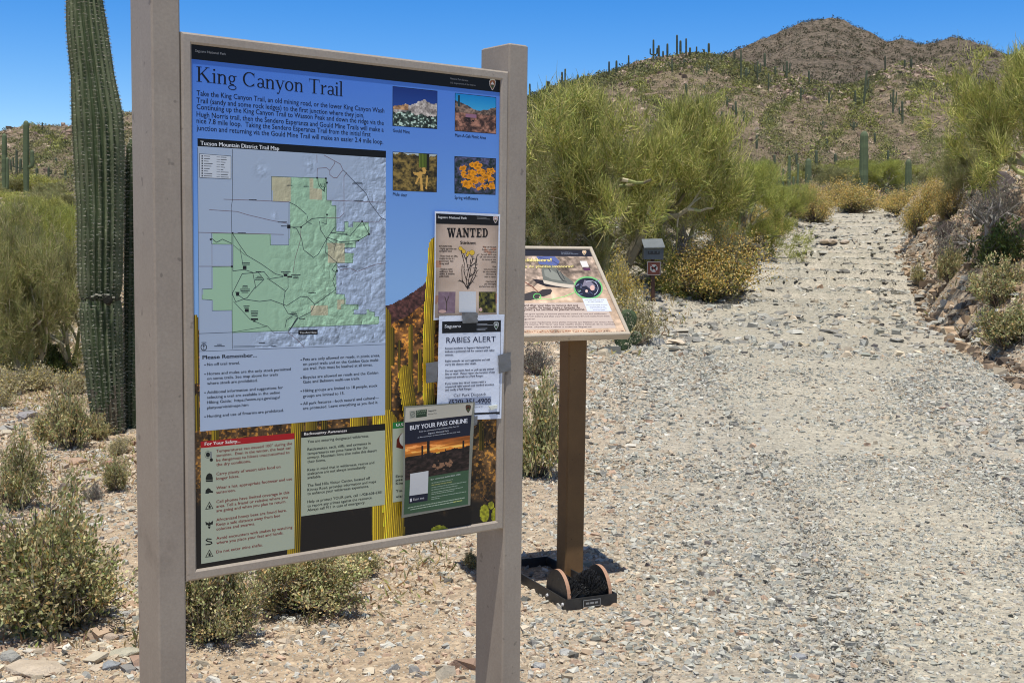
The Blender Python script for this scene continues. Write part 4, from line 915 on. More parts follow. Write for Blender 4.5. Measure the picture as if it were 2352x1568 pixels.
G = {
 'K': ([rect(.12, 0, .25, 1), serif(.185, 0, .34), serif(.185, 1, .34, flip=True), bar(.22, .44, .70, .98, .05), bar(.36, .58, .80, .03, .125), serif(.83, 0, .30), serif(.70, 1, .28, flip=True)], .98),
 'C': (arcpts(.48, .5, .38, .47, 42, 318, .125, .045) + [rect(.76, .66, .80, .97), rect(.76, .04, .79, .26)], .92),
 'T': ([rect(.34, 0, .47, 1), rect(.03, .955, .78, 1), rect(.03, .80, .06, .98), rect(.75, .80, .78, .98), serif(.405, 0, .34)], .82),
 'i': ([rect(.10, 0, .215, XH), serif(.16, 0, .26), rect(.03, XH - .05, .16, XH)] + arcpts(.155, .88, .035, .035, 0, 360, .07, .07, 9), .31),
 'l': ([rect(.10, 0, .215, 1.06), serif(.16, 0, .26), rect(.03, 1.01, .16, 1.06)], .31),
 'n': ([rect(.10, 0, .215, XH), serif(.16, 0, .25), rect(.03, XH - .05, .16, XH), rect(.47, 0, .585, .46), serif(.53, 0, .25)] + arcpts(.37, .44, .16, .19, 0, 150, T_, .05, 8), .68),
 'o': (arcpts(.32, .33, .235, .31, 0, 360, T_, N_, 20), .64),
 'a': ([rect(.40, .06, .51, .46), bar(.46, .10, .60, .02, .06)] + arcpts(.29, .46, .17, .17, 0, 160, .09, .05, 8) + arcpts(.27, .18, .16, .15, 40, 320, .1, .05, 12), .58),
 'g': (arcpts(.29, .42, .17, .21, 0, 360, .1, .04, 16) + arcpts(.32, -.16, .24, .145, 0, 360, .06, .05, 16) + [bar(.20, .22, .16, .08, .06), bar(.16, .08, .42, .01, .08), bar(.42, .58, .60, .62, .05)], .62),
 'y': ([bar(.12, XH, .36, .04, .115), bar(.56, XH, .26, -.22, .05), serif(.12, XH, .26, flip=True), serif(.58, XH, .22, flip=True), rect(.12, -.28, .27, -.20)], .64),
 'r': ([rect(.10, 0, .215, XH), serif(.17, 0, .28), rect(.03, XH - .05, .16, XH), bar(.21, .50, .40, .60, .06), rect(.34, .54, .45, .66)], .46),
 ' ': ([], .34)}
def slab(x, y, w_=.36): return rect(x - w_ / 2, y, x + w_ / 2, y + .14)
W_ = {
 'W': ([bar(.14, 1, .34, 0, .2), bar(.54, .95, .38, 0, .12), bar(.54, 1, .74, 0, .2), bar(.94, .95, .78, 0, .12), slab(.16, .86, .38), slab(.55, .86, .3), slab(.93, .86, .3)], 1.1),
 'A': ([bar(.16, 0, .38, 1, .11), bar(.66, 0, .42, 1, .22), rect(.25, .28, .6, .38), slab(.16, 0, .3), slab(.68, 0, .34)], .88),
 'N': ([rect(.10, 0, .24, 1), rect(.62, 0, .76, 1), bar(.14, 1, .72, 0, .22), slab(.17, 0), slab(.15, .86), slab(.69, .86)], .9),
 'T': ([rect(.30, 0, .50, 1), rect(.03, .86, .77, 1), rect(.03, .62, .13, 1), rect(.67, .62, .77, 1), slab(.40, 0, .44)], .84),
 'E': ([rect(.14, 0, .34, 1), rect(.04, 0, .70, .14), rect(.04, .86, .70, 1), rect(.60, 0, .70, .32), rect(.60, .68, .70, 1), rect(.3, .44, .52, .56)], .78),
 'D': ([rect(.14, 0, .34, 1), rect(.04, 0, .42, .12), rect(.04, .88, .42, 1)] + arcpts(.38, .5, .28, .44, -90, 90, .2, .12, 12), .82)}
def title(art, st, G, p0, p1, cap, col, dz=0.0003):
    tot = sum(G[c][1] for c in st) ; a = art.P(p0); b = art.P(p1); d = b - a; L = np.linalg.norm(d); e = d / L; up = np.array([e[1], -e[0]])
    sx = L / tot; sy = cap * art.unit(p0); x = 0
    for ch in st:
        bw = getattr(art, 'bowed', False); art.bowed = False
        for i, q in enumerate(G[ch][0]): art.poly([a + e * ((px + x) * sx) + up * (py * sy) for px, py in q], col, dz + .00004 * (i % 4), raw=True)
        x += G[ch][1]; art.bowed = bw

# ================================================================== the trail map sign
al = 0.65240377; ED = np.array([math.cos(al), math.sin(al), 0]); NB = np.array([-math.sin(al), math.cos(al), 0]); NF = -NB; ZU = np.array([0, 0, 1.0])
A0 = np.array([-0.65757275, 2.37945396, 1.90977945]); PW, PH = 0.80623, 1.10
sg = Sheet(A0, ED, -ZU, NF)
TOPZ = 1.977; PS, PD = 0.058, 0.116
base = A0 + ED * PW / 2 + NB * PD / 2; base[2] = 0.0
sign = thing('trailhead_sign', tuple(base), 'tall taupe two-post trail map sign filling the left centre of the view', 'sign')
for k, u in enumerate((-PS / 2 - 0.0015, PW + PS / 2 + 0.0015)):
    c = A0 + ED * u + NB * (PD / 2 - 0.002); zz = TOPZ + (0.04 if k == 0 else 0)
    m = MB(); c[2] = (zz - 0.3) / 2; m.box(c, ED, NB, ZU, PS, PD, zz + 0.3, bev=0.0035); m.build('post', M['taupe'], sign, base)
pl0 = Sheet(A0, ED, -ZU, NF); a = None
RW = 0.0215            # visible rail width
def railprof(m, a, b, inn, wd, dz):
    """mitred bevelled rail from corner a to corner b; inn is the inward direction"""
    d = (b - a) / np.linalg.norm(b - a)
    prof_ = [(0, -0.028), (0, 0.0), (0.004, 0.0035), (wd - 0.004, 0.0035), (wd, 0.0), (wd, -0.008)]
    ra = [a + inn * w_ + d * w_ + NF * h_ for w_, h_ in prof_]; rb = [b + inn * w_ - d * w_ + NF * h_ for w_, h_ in prof_]
    n = len(prof_); m.add(ra + rb, [(i, i + 1, n + i + 1, n + i) for i in range(n - 1)] + [(0, n, 2 * n - 1, n - 1)])
m = MB(); c4 = [A0, A0 + ED * PW, A0 + ED * PW - ZU * PH, A0 - ZU * PH]
railprof(m, c4[0], c4[1], -ZU, RW, 0); railprof(m, c4[1], c4[2], -ED, RW, 0); railprof(m, c4[2], c4[3], ZU, RW, 0); railprof(m, c4[3], c4[0], ED, RW, 0)
m.build('frame', M['frame'], sign, base)
m = MB(); m.box(A0 + ED * PW / 2 - ZU * PH / 2 - NF * 0.0105, ED, NB, ZU, PW - 0.012, 0.012, PH - 0.012); pn = m.build('panel', M['taupe'], sign, base)
pn['_b'] = tuple(base)
m = MB(); sc_ = sg.pt(sg.uv(848, 1281)) + NF * 0.003; m.tube(sc_, sc_ + NF * 0.003, 0.004, 0.003, 8); m.build('screw', M['bolt'], sign, base)

MRs = random.Random(3)
def sub(art, name, mat=None): 
    o = art.done(name, mat or M['ink'], pn, base); return o
Z0 = -0.0035
# background picture of the panel
def bgfn(s_, t_, x, y):
    n = len(x); C = np.zeros((n, 3)); k = np.clip((y - 100) / 560, 0, 1)[:, None]
    C[:] = np.array([68, 118, 214]) * (1 - k) + np.array([136, 180, 232]) * k
    f1 = fbm(x * .05, y * .05, 5, 91)[:, None]; f2 = fbm(x * .2, y * .2, 4, 92)[:, None]
    k2 = np.clip((y - 700) / 260, 0, 1)[:, None]
    des = np.array([120, 78, 40]) * (1 - k2) + np.array([84, 62, 38]) * k2; des = des * (1 + 1.1 * f1 + .6 * f2) + np.where(f2 > .25, 1, 0) * np.array([70, 45, 5])
    k3 = np.clip((y - 1085 - 40 * f1[:, 0]) / 90, 0, 1)[:, None]; des = des * (1 - k3) + np.array([30, 27, 26]) * k3
    ridge = np.interp(x, [430, 460, 700, 888, 905, 935, 965, 985, 1160], [735, 760, 740, 702, 696, 680, 660, 640, 600]) + 3 * fbm(x * .1, x * 0, 3, 9)
    far = y > ridge; C[far] = des[far]
    mnt = far & (y < ridge + 45) & (x > 880); C[mnt] = (np.array([84, 54, 50]) * (1 + .8 * f2))[mnt]
    def cact(xc, wd, y0, y1, dk=1.0, per=None):
        m_ = (np.abs(x - xc(y)) < wd) & (y > y0) & (y < y1)
        rel = (x - xc(y)) / wd; st = np.abs(((rel * (per or wd / 4.2)) % 1) - .5) * 2
        col = np.array([196, 164, 40]) * (0.42 + 0.75 * st[:, None]) * (1 - .35 * rel[:, None]) * dk
        tip = y < y0 + wd * 1.2 * rel * rel; mm = m_ & ~tip; C[mm] = col[mm]
    cact(lambda y: 449 + 0 * y, 7, 722, 880, .95); cact(lambda y: 452 + 0 * y, 5, 905, 990, .7)
    cact(lambda y: 944 + 0 * y, 5, 745, 865, .7); cact(lambda y: 902 + 0 * y, 4, 750, 840, .6); cact(lambda y: 918 + 0 * y, 3, 780, 850, .5); cact(lambda y: 965 + 0 * y, 5, 800, 900, .6)
    cact(lambda y: np.interp(y, [538, 620, 700, 800, 900, 1000], [999, 994, 988, 984, 984, 990]), 13, 545, 985, 1.0, 3.2)
    cact(lambda y: np.interp(y, [838, 880, 930, 985], [930, 933, 940, 948]), 17, 838, 985, .9, 4)
    cact(lambda y: 877 + 0 * y, 22, 700, 1290, .95, 4.5); cact(lambda y: 893 + (y - 1000) * .06, 24, 940, 1290, 1.05, 5)
    cact(lambda y: 683 + (y - 1000) * -.03, 15, 920, 1290, .85, 3.5); cact(lambda y: 494 + 0 * y, 8, 975, 1060, .75)
    cact(lambda y: 715 + 0 * y, 14, 930, 1010, .7); cact(lambda y: 825 + 0 * y, 20, 930, 1010, .9, 4); cact(lambda y: 745 + 0 * y, 8, 960, 1000, .5)
    cact(lambda y: 1106 + 0 * y, 6, 965, 1035, .45)
    for (a_, b_, rx, ry) in ((1113, 1178, 11, 20), (1138, 1185, 9, 20), (1128, 1160, 7, 9), (1010, 1218, 20, 12), (1040, 1222, 8, 6)):
        e = ((x - a_) / rx) ** 2 + ((y - b_) / ry) ** 2 < 1; C[e] = (np.array([150, 150, 40]) * (1 + .5 * f2))[e]
    tw = (np.abs(fbm(x * .06, y * .03, 3, 93)) < .02) & far & (x > 1070) & (y > 960) & (y < 1150); C[tw] = (120, 84, 50)
    return C
ic = [sg.uv(437, 98), sg.uv(1153, 178), sg.uv(1146, 1201), sg.uv(444, 1317)]
a = Art(sg, Z0); a.P = lambda p: np.array(p)
i0, i1 = RW - .003, PW - RW + .003; j0, j1 = RW - .003, PH - RW + .003
a.raster([(i0, j0), (i1, j0), (i1, j1), (i0, j1)], 330, 450, bgfn); sub(a, 'landscape_print')
# header band
a = Art(sg, Z0 + .00012)
u1 = a.P((1154, 214))[1]; u0 = a.P((435, 133.4))[1]; hb = (u0 + u1) / 2
a.poly([(i0, j0), (i1, j0), (i1, hb), (i0, hb)], (14, 13, 14), raw=True)
a.text('Saguaro National Park', (450, 119), (521, 127), 6, (165, 165, 165)); a.text('National Park Service', (1036, 182), (1077, 187), 4, (150, 150, 150)); a.text('U.S. Department of the Interior', (1036, 191.5), (1095, 198), 4, (150, 150, 150))
a.arrowhead((1133, 195), 15, 25); sub(a, 'header_band')
for x, y, w_, h_ in ((403, 893, 22, 20), (405, 930, 24, 8), (404, 944, 24, 14), (412, 1010, 10, 8), (398, 1060, 8, 14)):
    a = Art(sg, .0006)
    for k in range(6): a.disc((x + MRs.uniform(-.25, .25) * w_, y + MRs.uniform(-.25, .25) * h_), w_ * .32, h_ * .36, (128, 112, 98), 9, .00001 * k)
    o = a.done('smudge', M['ink'], sign, base)
# title and introduction
a = Art(sg, Z0 + .00012)
title(a, 'King Canyon Trail', G, (452, 187), (790, 221.5), 35, (16, 18, 28))
a.para(['Take the King Canyon Trail, an old mining road, or the lower King Canyon Wash', 'Trail (sandy and some rock ledges) to the first junction where they join.', 'Continuing up the King Canyon Trail to Wasson Peak and down the ridge via the', 'Hugh Norris trail, then the Sendero Esperanza and Gould Mine Trails will make a', 'nice 7.8 mile loop.  Taking the Sendero Esperanza Trail from the initial first', 'junction and returning via the Gould Mine Trail will make an easier 2.4 mile loop.'],
       453, [219, 235.6, 250.4, 267.6, 282.4, 298.8], 3, (883, 303), 11.5, (16, 18, 30), 0.008)
sub(a, 'title_text')
# four photographs
def snap(s_, t_, sky, lo, hz_, seed, jag=.05):
    n1 = fbm(s_ * 9, t_ * 9, 5, seed)[:, None]; n2 = fbm(s_ * 26, t_ * 26, 3, seed + 1)[:, None]
    C = np.array(sky[0]) * (1 - t_[:, None]) + np.array(sky[1]) * t_[:, None]
    g = (t_ > np.interp(s_, hz_[0], hz_[1]) + jag * fbm(s_ * 14, s_ * 0, 3, seed))
    mixv = np.clip(.5 + n1 + n2 * .8, 0, 1); L_ = np.array(lo[0]) * (1 - mixv) + np.array(lo[1]) * mixv
    C[g] = L_[g]; return C, n1[:, 0], n2[:, 0]
def f_mine(s_, t_, x, y):
    C, n1, n2 = snap(s_, t_, ((26, 52, 122), (50, 92, 170)), ((120, 110, 105), (225, 215, 205)), ([0, .4, .7, 1], [.48, .42, .28, .36]), 5)
    b = t_ > .66 + .12 * n1; C[b] = (np.array([70, 85, 75]) * (1 + 1.6 * n2[:, None]) + np.where(n2 > .25, 80, 0)[:, None])[b]
    o = (t_ > .42) & (t_ < .58) & (s_ < .35) & ~b & (C[:, 0] > 100); C[o] = C[o] * np.array([1.0, .82, .62]); return C
def f_picnic(s_, t_, x, y):
    C, n1, n2 = snap(s_, t_, ((20, 130, 200), (130, 215, 235)), ((58, 48, 44), (168, 140, 120)), ([0, .3, .5, .8, 1], [.2, .28, .40, .36, .24]), 15)
    g = t_ > .5; C[g] = C[g] * np.array([1.1, .95, .92]); r_ = (np.abs(s_ - .38) < .13) & (np.abs(t_ - .56) < .05); C[r_] = (150, 108, 130)
    k = (np.abs(s_ - .085) < .02) & (t_ > .04) & (t_ < .34); C[k] = (25, 60, 70); k = (np.abs(s_ - .35) < .12) & (t_ > .61) & (t_ < .74) & (n2 > -.1); C[k] = (30, 26, 24); return C
def f_deer(s_, t_, x, y):
    C, n1, n2 = snap(s_, t_, ((180, 190, 190), (170, 170, 140)), ((42, 36, 20), (150, 126, 66)), ([0, 1], [.02, .04]), 25)
    st = np.abs(((s_ * 30) % 1) - .5) * 2; k = (np.abs(s_ - .68) < .10) & (t_ < .36 + .04 * n1); C[k] = (np.array([110, 130, 45]) * (.35 + .8 * st[:, None]))[k]
    k = (np.abs(s_ - .80) < .035) & (t_ < .45); C[k] = (30, 28, 20)
    for (p, q, w_) in (((.52, .55), (.72, .50), .035), ((.62, .5), (.66, .95), .03), ((.60, .6), (.52, .8), .02), ((.72, .45), (.70, .40), .04), ((.78, .6), (.76, .92), .02), ((.48, .52), (.58, .58), .025)):
        d = np.array(q) - np.array(p); L_ = (d ** 2).sum(); tt = np.clip(((s_ - p[0]) * d[0] + (t_ - p[1]) * d[1]) / L_, 0, 1); dist = np.hypot(s_ - p[0] - tt * d[0], t_ - p[1] - tt * d[1]); k = dist < w_; C[k] = (210, 165, 85)
    return C
def f_flow(s_, t_, x, y):
    C, n1, n2 = snap(s_, t_, ((95, 90, 130), (80, 70, 120)), ((30, 45, 40), (100, 95, 130)), ([0, 1], [-.2, -.2]), 35)
    r_ = np.random.default_rng(3)
    for i in range(60):
        cx, cy = r_.uniform(.12, .95), r_.uniform(.12, .92); rd = r_.uniform(.035, .10)
        if cx + cy < .35 or (cx > .75 and cy < .3): continue
        d = np.hypot((s_ - cx), (t_ - cy) * 1.15) + .05 * n2; k = d < rd; C[k] = (np.array([250, 160, 18]) * (.6 + .45 * (d / rd)[:, None]))[k] 
    return C
for nm, q, fn in (('mine', [(904.8, 199), (1005.5, 210), (1005, 295.5), (904.3, 288)], f_mine), ('picnic', [(1048, 214.4), (1140.5, 224.7), (1140.5, 307), (1047.4, 299.8)], f_picnic), ('deer', [(904.8, 349.4), (1005, 355), (1004, 440.7), (904.8, 436.7)], f_deer), ('flowers', [(1046.8, 359.7), (1140, 365), (1139, 446.6), (1046.8, 443.4)], f_flow)):
    a = Art(sg, Z0 + .00012); c = np.array(q).mean(0); a.poly([tuple(np.array(p) + np.sign(np.array(p) - c) * 1.1) for p in q], (25, 25, 30)); a.z += .00007
    a.raster(q, 64, 52, fn); o = sub(a, 'printed_photo'); o['label'] = {'mine': 'photo of a pale mine heap', 'picnic': 'photo of a picnic area', 'deer': 'photo of a deer by a cactus', 'flowers': 'photo of orange flowers'}[nm]
for st, p, q in (('Gould Mine', (904, 303), (943, 307)), ('Mam-A-Gah Picnic Area', (1047, 314), (1118, 320)), ('Mule deer', (904, 449), (937, 452)), ('Spring wildflowers', (1046, 457), (1100, 460))): a = Art(sg, Z0 + .00012); a.text(st, p, q, 8, (14, 18, 40), .015); sub(a, 'caption')
# map with notes below
c3 = lambda x, y: (439 + .3251 * x, 313.6 + .3251 * y)
c4f = lambda x, y: (439 + .2 * x, 791.8 + .2 * y)
c5 = lambda x, y: (431.2 + .24 * x, 972.2 + .24 * y)
c6 = lambda x, y: (878 + .2 * x, 909.4 + .2 * y)
a = Art(sg, Z0 + .00012)
mu0 = (sg.uv(454.6, 335.7)[0] + sg.uv(462, 990)[0]) / 2; mu1 = (sg.uv(887.6, 365)[0] + sg.uv(887, 951.8)[0]) / 2
mv0 = sg.uv(454.6, 317.5)[1]; mv1 = sg.uv(454.6, 335.7)[1]; mv2 = sg.uv(459.5, 805.5)[1]; mv3 = sg.uv(462, 990.8)[1]
a.poly([(mu0, mv0), (mu1, mv0), (mu1, mv1), (mu0, mv1)], (12, 12, 14), raw=True)
a.text('Tucson Mountain District Trail Map', (462, 333), (643, 345.5), 10, (225, 230, 235), .012)
gpoly = [(572, 282), (960, 295), (962, 450), (992, 452), (992, 487), (1025, 488), (1027, 672), (1088, 672), (1088, 602), (1115, 603), (1115, 640), (1147, 640), (1147, 605), (1255, 605), (1262, 690), (1185, 738), (1165, 745), (1167, 785), (1088, 785), (1088, 822), (1148, 825), (1146, 893), (1030, 893), (1028, 1112), (1088, 1115), (1090, 1187), (1180, 1187), (1180, 1222), (1150, 1222), (1150, 1255), (1240, 1255), (1240, 1222), (1262, 1222), (1262, 1236), (1300, 1238), (1300, 1272), (1330, 1272), (1325, 1325), (700, 1350), (690, 1370), (295, 1385), (293, 1228), (153, 1230), (153, 1155), (82, 1150), (82, 1078), (152, 1075), (152, 920), (292, 918), (292, 762), (150, 760), (150, 682), (562, 690), (565, 767), (695, 767), (697, 462), (575, 458)]
def inside(px_, py_, poly):
    r_ = np.zeros(len(px_), bool); n = len(poly)
    for i in range(n):
        x0, y0 = poly[i]; x1, y1 = poly[(i + 1) % n]
        if y0 == y1: continue
        k = ((y0 > py_) != (y1 > py_)) & (px_ < (x1 - x0) * (py_ - y0) / (y1 - y0) + x0); r_ ^= k
    return r_
def f_map(s_, t_, x, y):
    X = (x - 439) / .3251; Y = (y - 313.6) / .3251
    rug = np.clip(sstep(X + .55 * Y, 1150, 1500) * sstep(X, 560, 900) * .9 + sstep(Y, 1330, 1420) * sstep(X, 380, 560), 0, 1)
    rug = np.maximum(rug, .45 * inside(X, Y, gpoly) * sstep(X, 420, 800)); rug = np.maximum(rug, .8 * np.exp(-((X - 490) / 45) ** 2 - ((Y - 240) / 55) ** 2)); rug = np.maximum(rug, .8 * np.exp(-((X - 840) / 40) ** 2 - ((Y - 210) / 80) ** 2))
    rug = np.maximum(rug, .7 * np.exp(-((X - 590) / 22) ** 2 - ((Y - 555) / 28) ** 2))
    hh = lambda q, p: 1 - np.abs(fbm(q * .012, p * .012, 5, 71)) * 2
    sh = (hh(X, Y) - hh(X + 5, Y + 5)) * 0.95 * rug
    g = inside(X, Y, gpoly); C = np.where(g[:, None], np.array([158, 194, 164.]), np.array([164, 180, 202.]))
    for q in ([(572, 282), (705, 286), (705, 460), (575, 458)], [(835, 293), (865, 294), (865, 370), (928, 372), (928, 450), (835, 447)], [(962, 752), (1087, 754), (1087, 893), (967, 893)], [(845, 1192), (968, 1194), (968, 1264), (845, 1262)], [(1030, 1152), (1086, 1153), (1086, 1185), (1058, 1186), (1058, 1222), (1030, 1222)]):
        C[inside(X, Y, q)] = (186, 182, 152)
    return C * (1 + np.clip(sh, -.4, .35))[:, None]
a.P = lambda p: np.array(p); a.raster([(mu0, mv1), (mu1, mv1), (mu1, mv2), (mu0, mv2)], 190, 210, f_map)
a.poly([(mu0, mv2), (mu1, mv2), (mu1, mv3), (mu0, mv3)], (170, 186, 210), raw=True)
del a.P
a.f = c3; a.z += .00007
DK = (52, 58, 66); RD = (120, 96, 100)
a.line(gpoly + gpoly[:1], 3.2, (62, 86, 80))
for pts_, w_, c in [([(297, 90), (298, 440), (288, 500), (292, 680), (296, 1500)], 4, DK), ([(50, 75), (62, 1520)], 3, DK), ([(235, 443), (440, 450), (697, 462)], 4, RD), ([(962, 450), (1380, 466)], 4, RD), ([(133, 517), (330, 530), (400, 552), (560, 590), (690, 615)], 4, RD), ([(55, 677), (300, 683), (660, 692)], 4, RD), ([(62, 917), (292, 917)], 4, RD), ([(62, 1392), (295, 1383), (545, 1340), (590, 1388), (690, 1385)], 3.5, DK),
                    ([(893, 130), (895, 185)], 4, RD), ([(895, 290), (897, 225), (960, 220), (985, 240), (1020, 190), (1015, 175)], 4, RD), ([(985, 240), (985, 270), (1010, 290), (1035, 292), (1078, 235), (1060, 195), (945, 132)], 4.5, RD), ([(1078, 235), (1200, 360), (1240, 400), (1270, 470), (1345, 570), (1380, 590)], 5, DK), ([(1105, 255), (1085, 285), (1085, 545), (1050, 575), (965, 575)], 4, RD), ([(1160, 605), (1330, 605), (1350, 575)], 4, RD), ([(1030, 905), (1060, 940), (1130, 930), (1180, 955), (1300, 905), (1380, 893)], 4, RD), ([(690, 1385), (760, 1440), (805, 1490)], 4, RD),
                    ([(152, 755), (152, 918)], 3, RD), ([(700, 465), (750, 490), (820, 550)], 5, DK), ([(700, 640), (780, 640), (860, 580), (965, 570)], 5, DK), ([(830, 560), (820, 600), (860, 620)], 4, DK), ([(715, 640), (750, 650), (785, 720), (800, 800), (870, 855), (905, 830), (962, 725)], 5, DK), ([(782, 640), (775, 740), (740, 860), (725, 960)], 4, RD), ([(912, 600), (920, 660), (962, 725), (1020, 640)], 5, DK), ([(965, 570), (962, 620), (925, 605)], 4, DK), ([(962, 710), (1060, 745), (1185, 735), (1262, 690), (1215, 598), (1130, 700), (1080, 690), (1000, 680)], 5, DK), ([(962, 720), (955, 820), (1035, 890), (1000, 940), (1030, 960), (1005, 1020), (1028, 1080), (880, 1187), (850, 1240), (760, 1285), (700, 1370)], 5, DK), ([(965, 725), (1025, 765), (1012, 820)], 4, DK),
                    ([(300, 690), (350, 770), (400, 840), (500, 900), (600, 970), (655, 985)], 5, DK), ([(150, 720), (185, 748), (225, 725), (290, 755)], 5, DK), ([(300, 690), (300, 950), (380, 940), (440, 960), (460, 1060), (400, 1140), (320, 1168), (295, 1110), (365, 970), (520, 955), (560, 1005), (655, 990)], 5, DK), ([(350, 790), (370, 900)], 4, DK), ([(300, 765), (330, 790), (390, 840)], 3, DK), ([(340, 1120), (380, 1150), (490, 1165), (570, 1155), (680, 1195), (780, 1130), (830, 1135), (880, 1187)], 5, DK), ([(540, 1000), (600, 1040), (670, 1090), (655, 1190), (690, 1250), (760, 1270)], 5, DK), ([(690, 1000), (690, 1070), (665, 1100)], 4, DK), ([(305, 1165), (420, 1290), (520, 1335), (545, 1340)], 4, DK), ([(455, 1075), (520, 1010), (480, 960)], 4, DK), ([(700, 1370), (740, 1300), (760, 1275), (690, 1380)], 5, DK), ([(668, 1350), (680, 1295), (720, 1270)], 5, DK),
                    ([(900, 300), (905, 340), (925, 370), (950, 390), (945, 350), (930, 360), (915, 330)], 5, (36, 58, 50)), ([(960, 300), (955, 350), (940, 385), (950, 330)], 5, (36, 58, 50)), ([(695, 1385), (765, 1388)], 3, (20, 20, 20)), ([(305, 1482), (600, 1476)], 3, DK), ([(305, 1490), (455, 1488)], 3, DK), ([(62, 1518), (1382, 1468)], 3, DK)]:
    a.line(pts_, w_ * .82, c, .0001)
for (x, y) in [(298, 682), (292, 918), (143, 727), (782, 640), (965, 552), (1213, 600), (1262, 690), (1187, 735), (895, 292), (957, 296), (965, 326), (1035, 948)]: a.poly([(x - 6, y - 6), (x + 6, y - 6), (x + 6, y + 6), (x - 6, y + 6)], (24, 26, 30), .0003)
for (x, y, w_, h_) in [(695, 636, 24, 26), (672, 980, 26, 16), (702, 990, 34, 10), (383, 925, 26, 24), (333, 1113, 22, 24), (398, 1228, 28, 22), (452, 1290, 52, 12), (452, 1304, 16, 10)]: a.poly([(x - w_ / 2, y - h_ / 2), (x + w_ / 2, y - h_ / 2), (x + w_ / 2, y + h_ / 2), (x - w_ / 2, y + h_ / 2)], (26, 28, 32), .0003)
MR = random.Random(4)
for (x, y, n) in [(660, 632, 1), (675, 962, 2), (745, 988, 3), (392, 898, 2), (485, 1000, 3), (386, 1060, 2), (386, 1090, 3), (333, 1100, 1), (396, 1203, 2), (452, 1250, 4), (728, 1248, 2), (860, 1105, 1), (1085, 690, 1), (1120, 760, 1), (1190, 712, 1), (1075, 916, 2), (700, 345, 1), (818, 352, 1), (440, 447, 1), (1190, 455, 1), (362, 681, 1), (1180, 330, 2), (650, 604, 1), (480, 955, 1), (790, 1287, 1), (1010, 682, 1), (205, 1475, 2), (505, 1458, 1), (590, 1482, 1), (95, 1455, 1)]:
    for k in range(n):
        L_ = MR.uniform(14, 36); y_ = y + (k - (n - 1) / 2) * 11; x_ = x - L_
        while x_ < x + L_: w_ = MR.uniform(4, 11); a.line([(x_, y_), (min(x_ + w_, x + L_), y_)], 5, (40, 44, 52), .0003); x_ += w_ + 3
a.poly([(762, 1366), (899, 1364), (899, 1398), (762, 1401)], (16, 16, 18), .0004); a.text('You Are Here', (772, 1392), (890, 1390), 15, (230, 230, 230), dz=.0006)
a.poly([(62, 120), (288, 137), (288, 302), (64, 291)], (40, 44, 50), .0003); a.poly([(65, 123), (285, 140), (285, 299), (67, 288)], (196, 204, 214), .0004)
for k in range(9):
    y_ = 137 + k * 17.5; a.poly([(78, y_ - 5), (87, y_ - 5), (87, y_ + 6), (78, y_ + 6)], (30, 30, 36), .0005)
    a.line([(96, y_ + 1), (96 + MR.uniform(28, 62), y_ + 3)], 4.5, (60, 62, 70), .0005); a.line([(185, y_ + 7), (210, y_ + 9)], 3, (90, 90, 95), .0005); a.line([(215, y_ + 9), (215 + MR.uniform(15, 55), y_ + 11)], 4.5, (60, 62, 70), .0005)
a.ring((94, 1488), 20, 22, 5, (30, 32, 38), n=18, dz=.0003); a.line([(94, 1502), (94, 1476)], 4, (30, 32, 38), .0003); a.poly([(86, 1482), (94, 1470), (102, 1482)], (30, 32, 38), .0003)
sub(a, 'trail_map')
a = Art(sg, Z0 + .00024, c4f); BK = (16, 19, 30)
a.text('Please Remember...', (137, 166), (765, 139), 46, BK, .022)
a.para(['No off trail travel.', 'Horses and mules are the only stock permitted', 'on some trails. See map above for trails', 'where stock are prohibited.', 'Additional information and suggestions for', 'selecting a trail are available in the online', 'Hiking Guide:  https://www.nps.gov/sagu/', 'planyourvisit/maps.htm', 'Hunting and use of firearms are prohibited.'], 190, [242, 348, 404, 459, 562, 620, 678, 739, 837], 1, (1153, 293), 31, BK, .014)
for x, y in ((167, 232), (167, 338), (167, 551), (167, 827)): a.disc((x, y), 8, 8, BK, 8)
sub(a, 'rules_text'); a = Art(sg, Z0 + .00024, c4f)
a.para(['Pets are only allowed on roads, in picnic areas,', 'on paved trails and on the Golden Gate multi-', 'use trail. Pets must be leashed at all times.', 'Bicycles are allowed on roads and the Golden', 'Gate and Belmont multi-use trails.', 'Hiking groups are limited to 18 people, stock', 'groups are limited to 15.', 'All park features\u2014both natural and cultural\u2014', 'are protected. Leave everything as you find it.'], 1293, [183, 238, 290, 390, 443, 543, 605, 690, 745], 0, (2176, 135), 31, BK, .014)
for x, y in ((1272, 174), (1272, 380), (1272, 533), (1272, 681)): a.disc((x, y), 8, 8, BK, 8)
sub(a, 'rules_text')
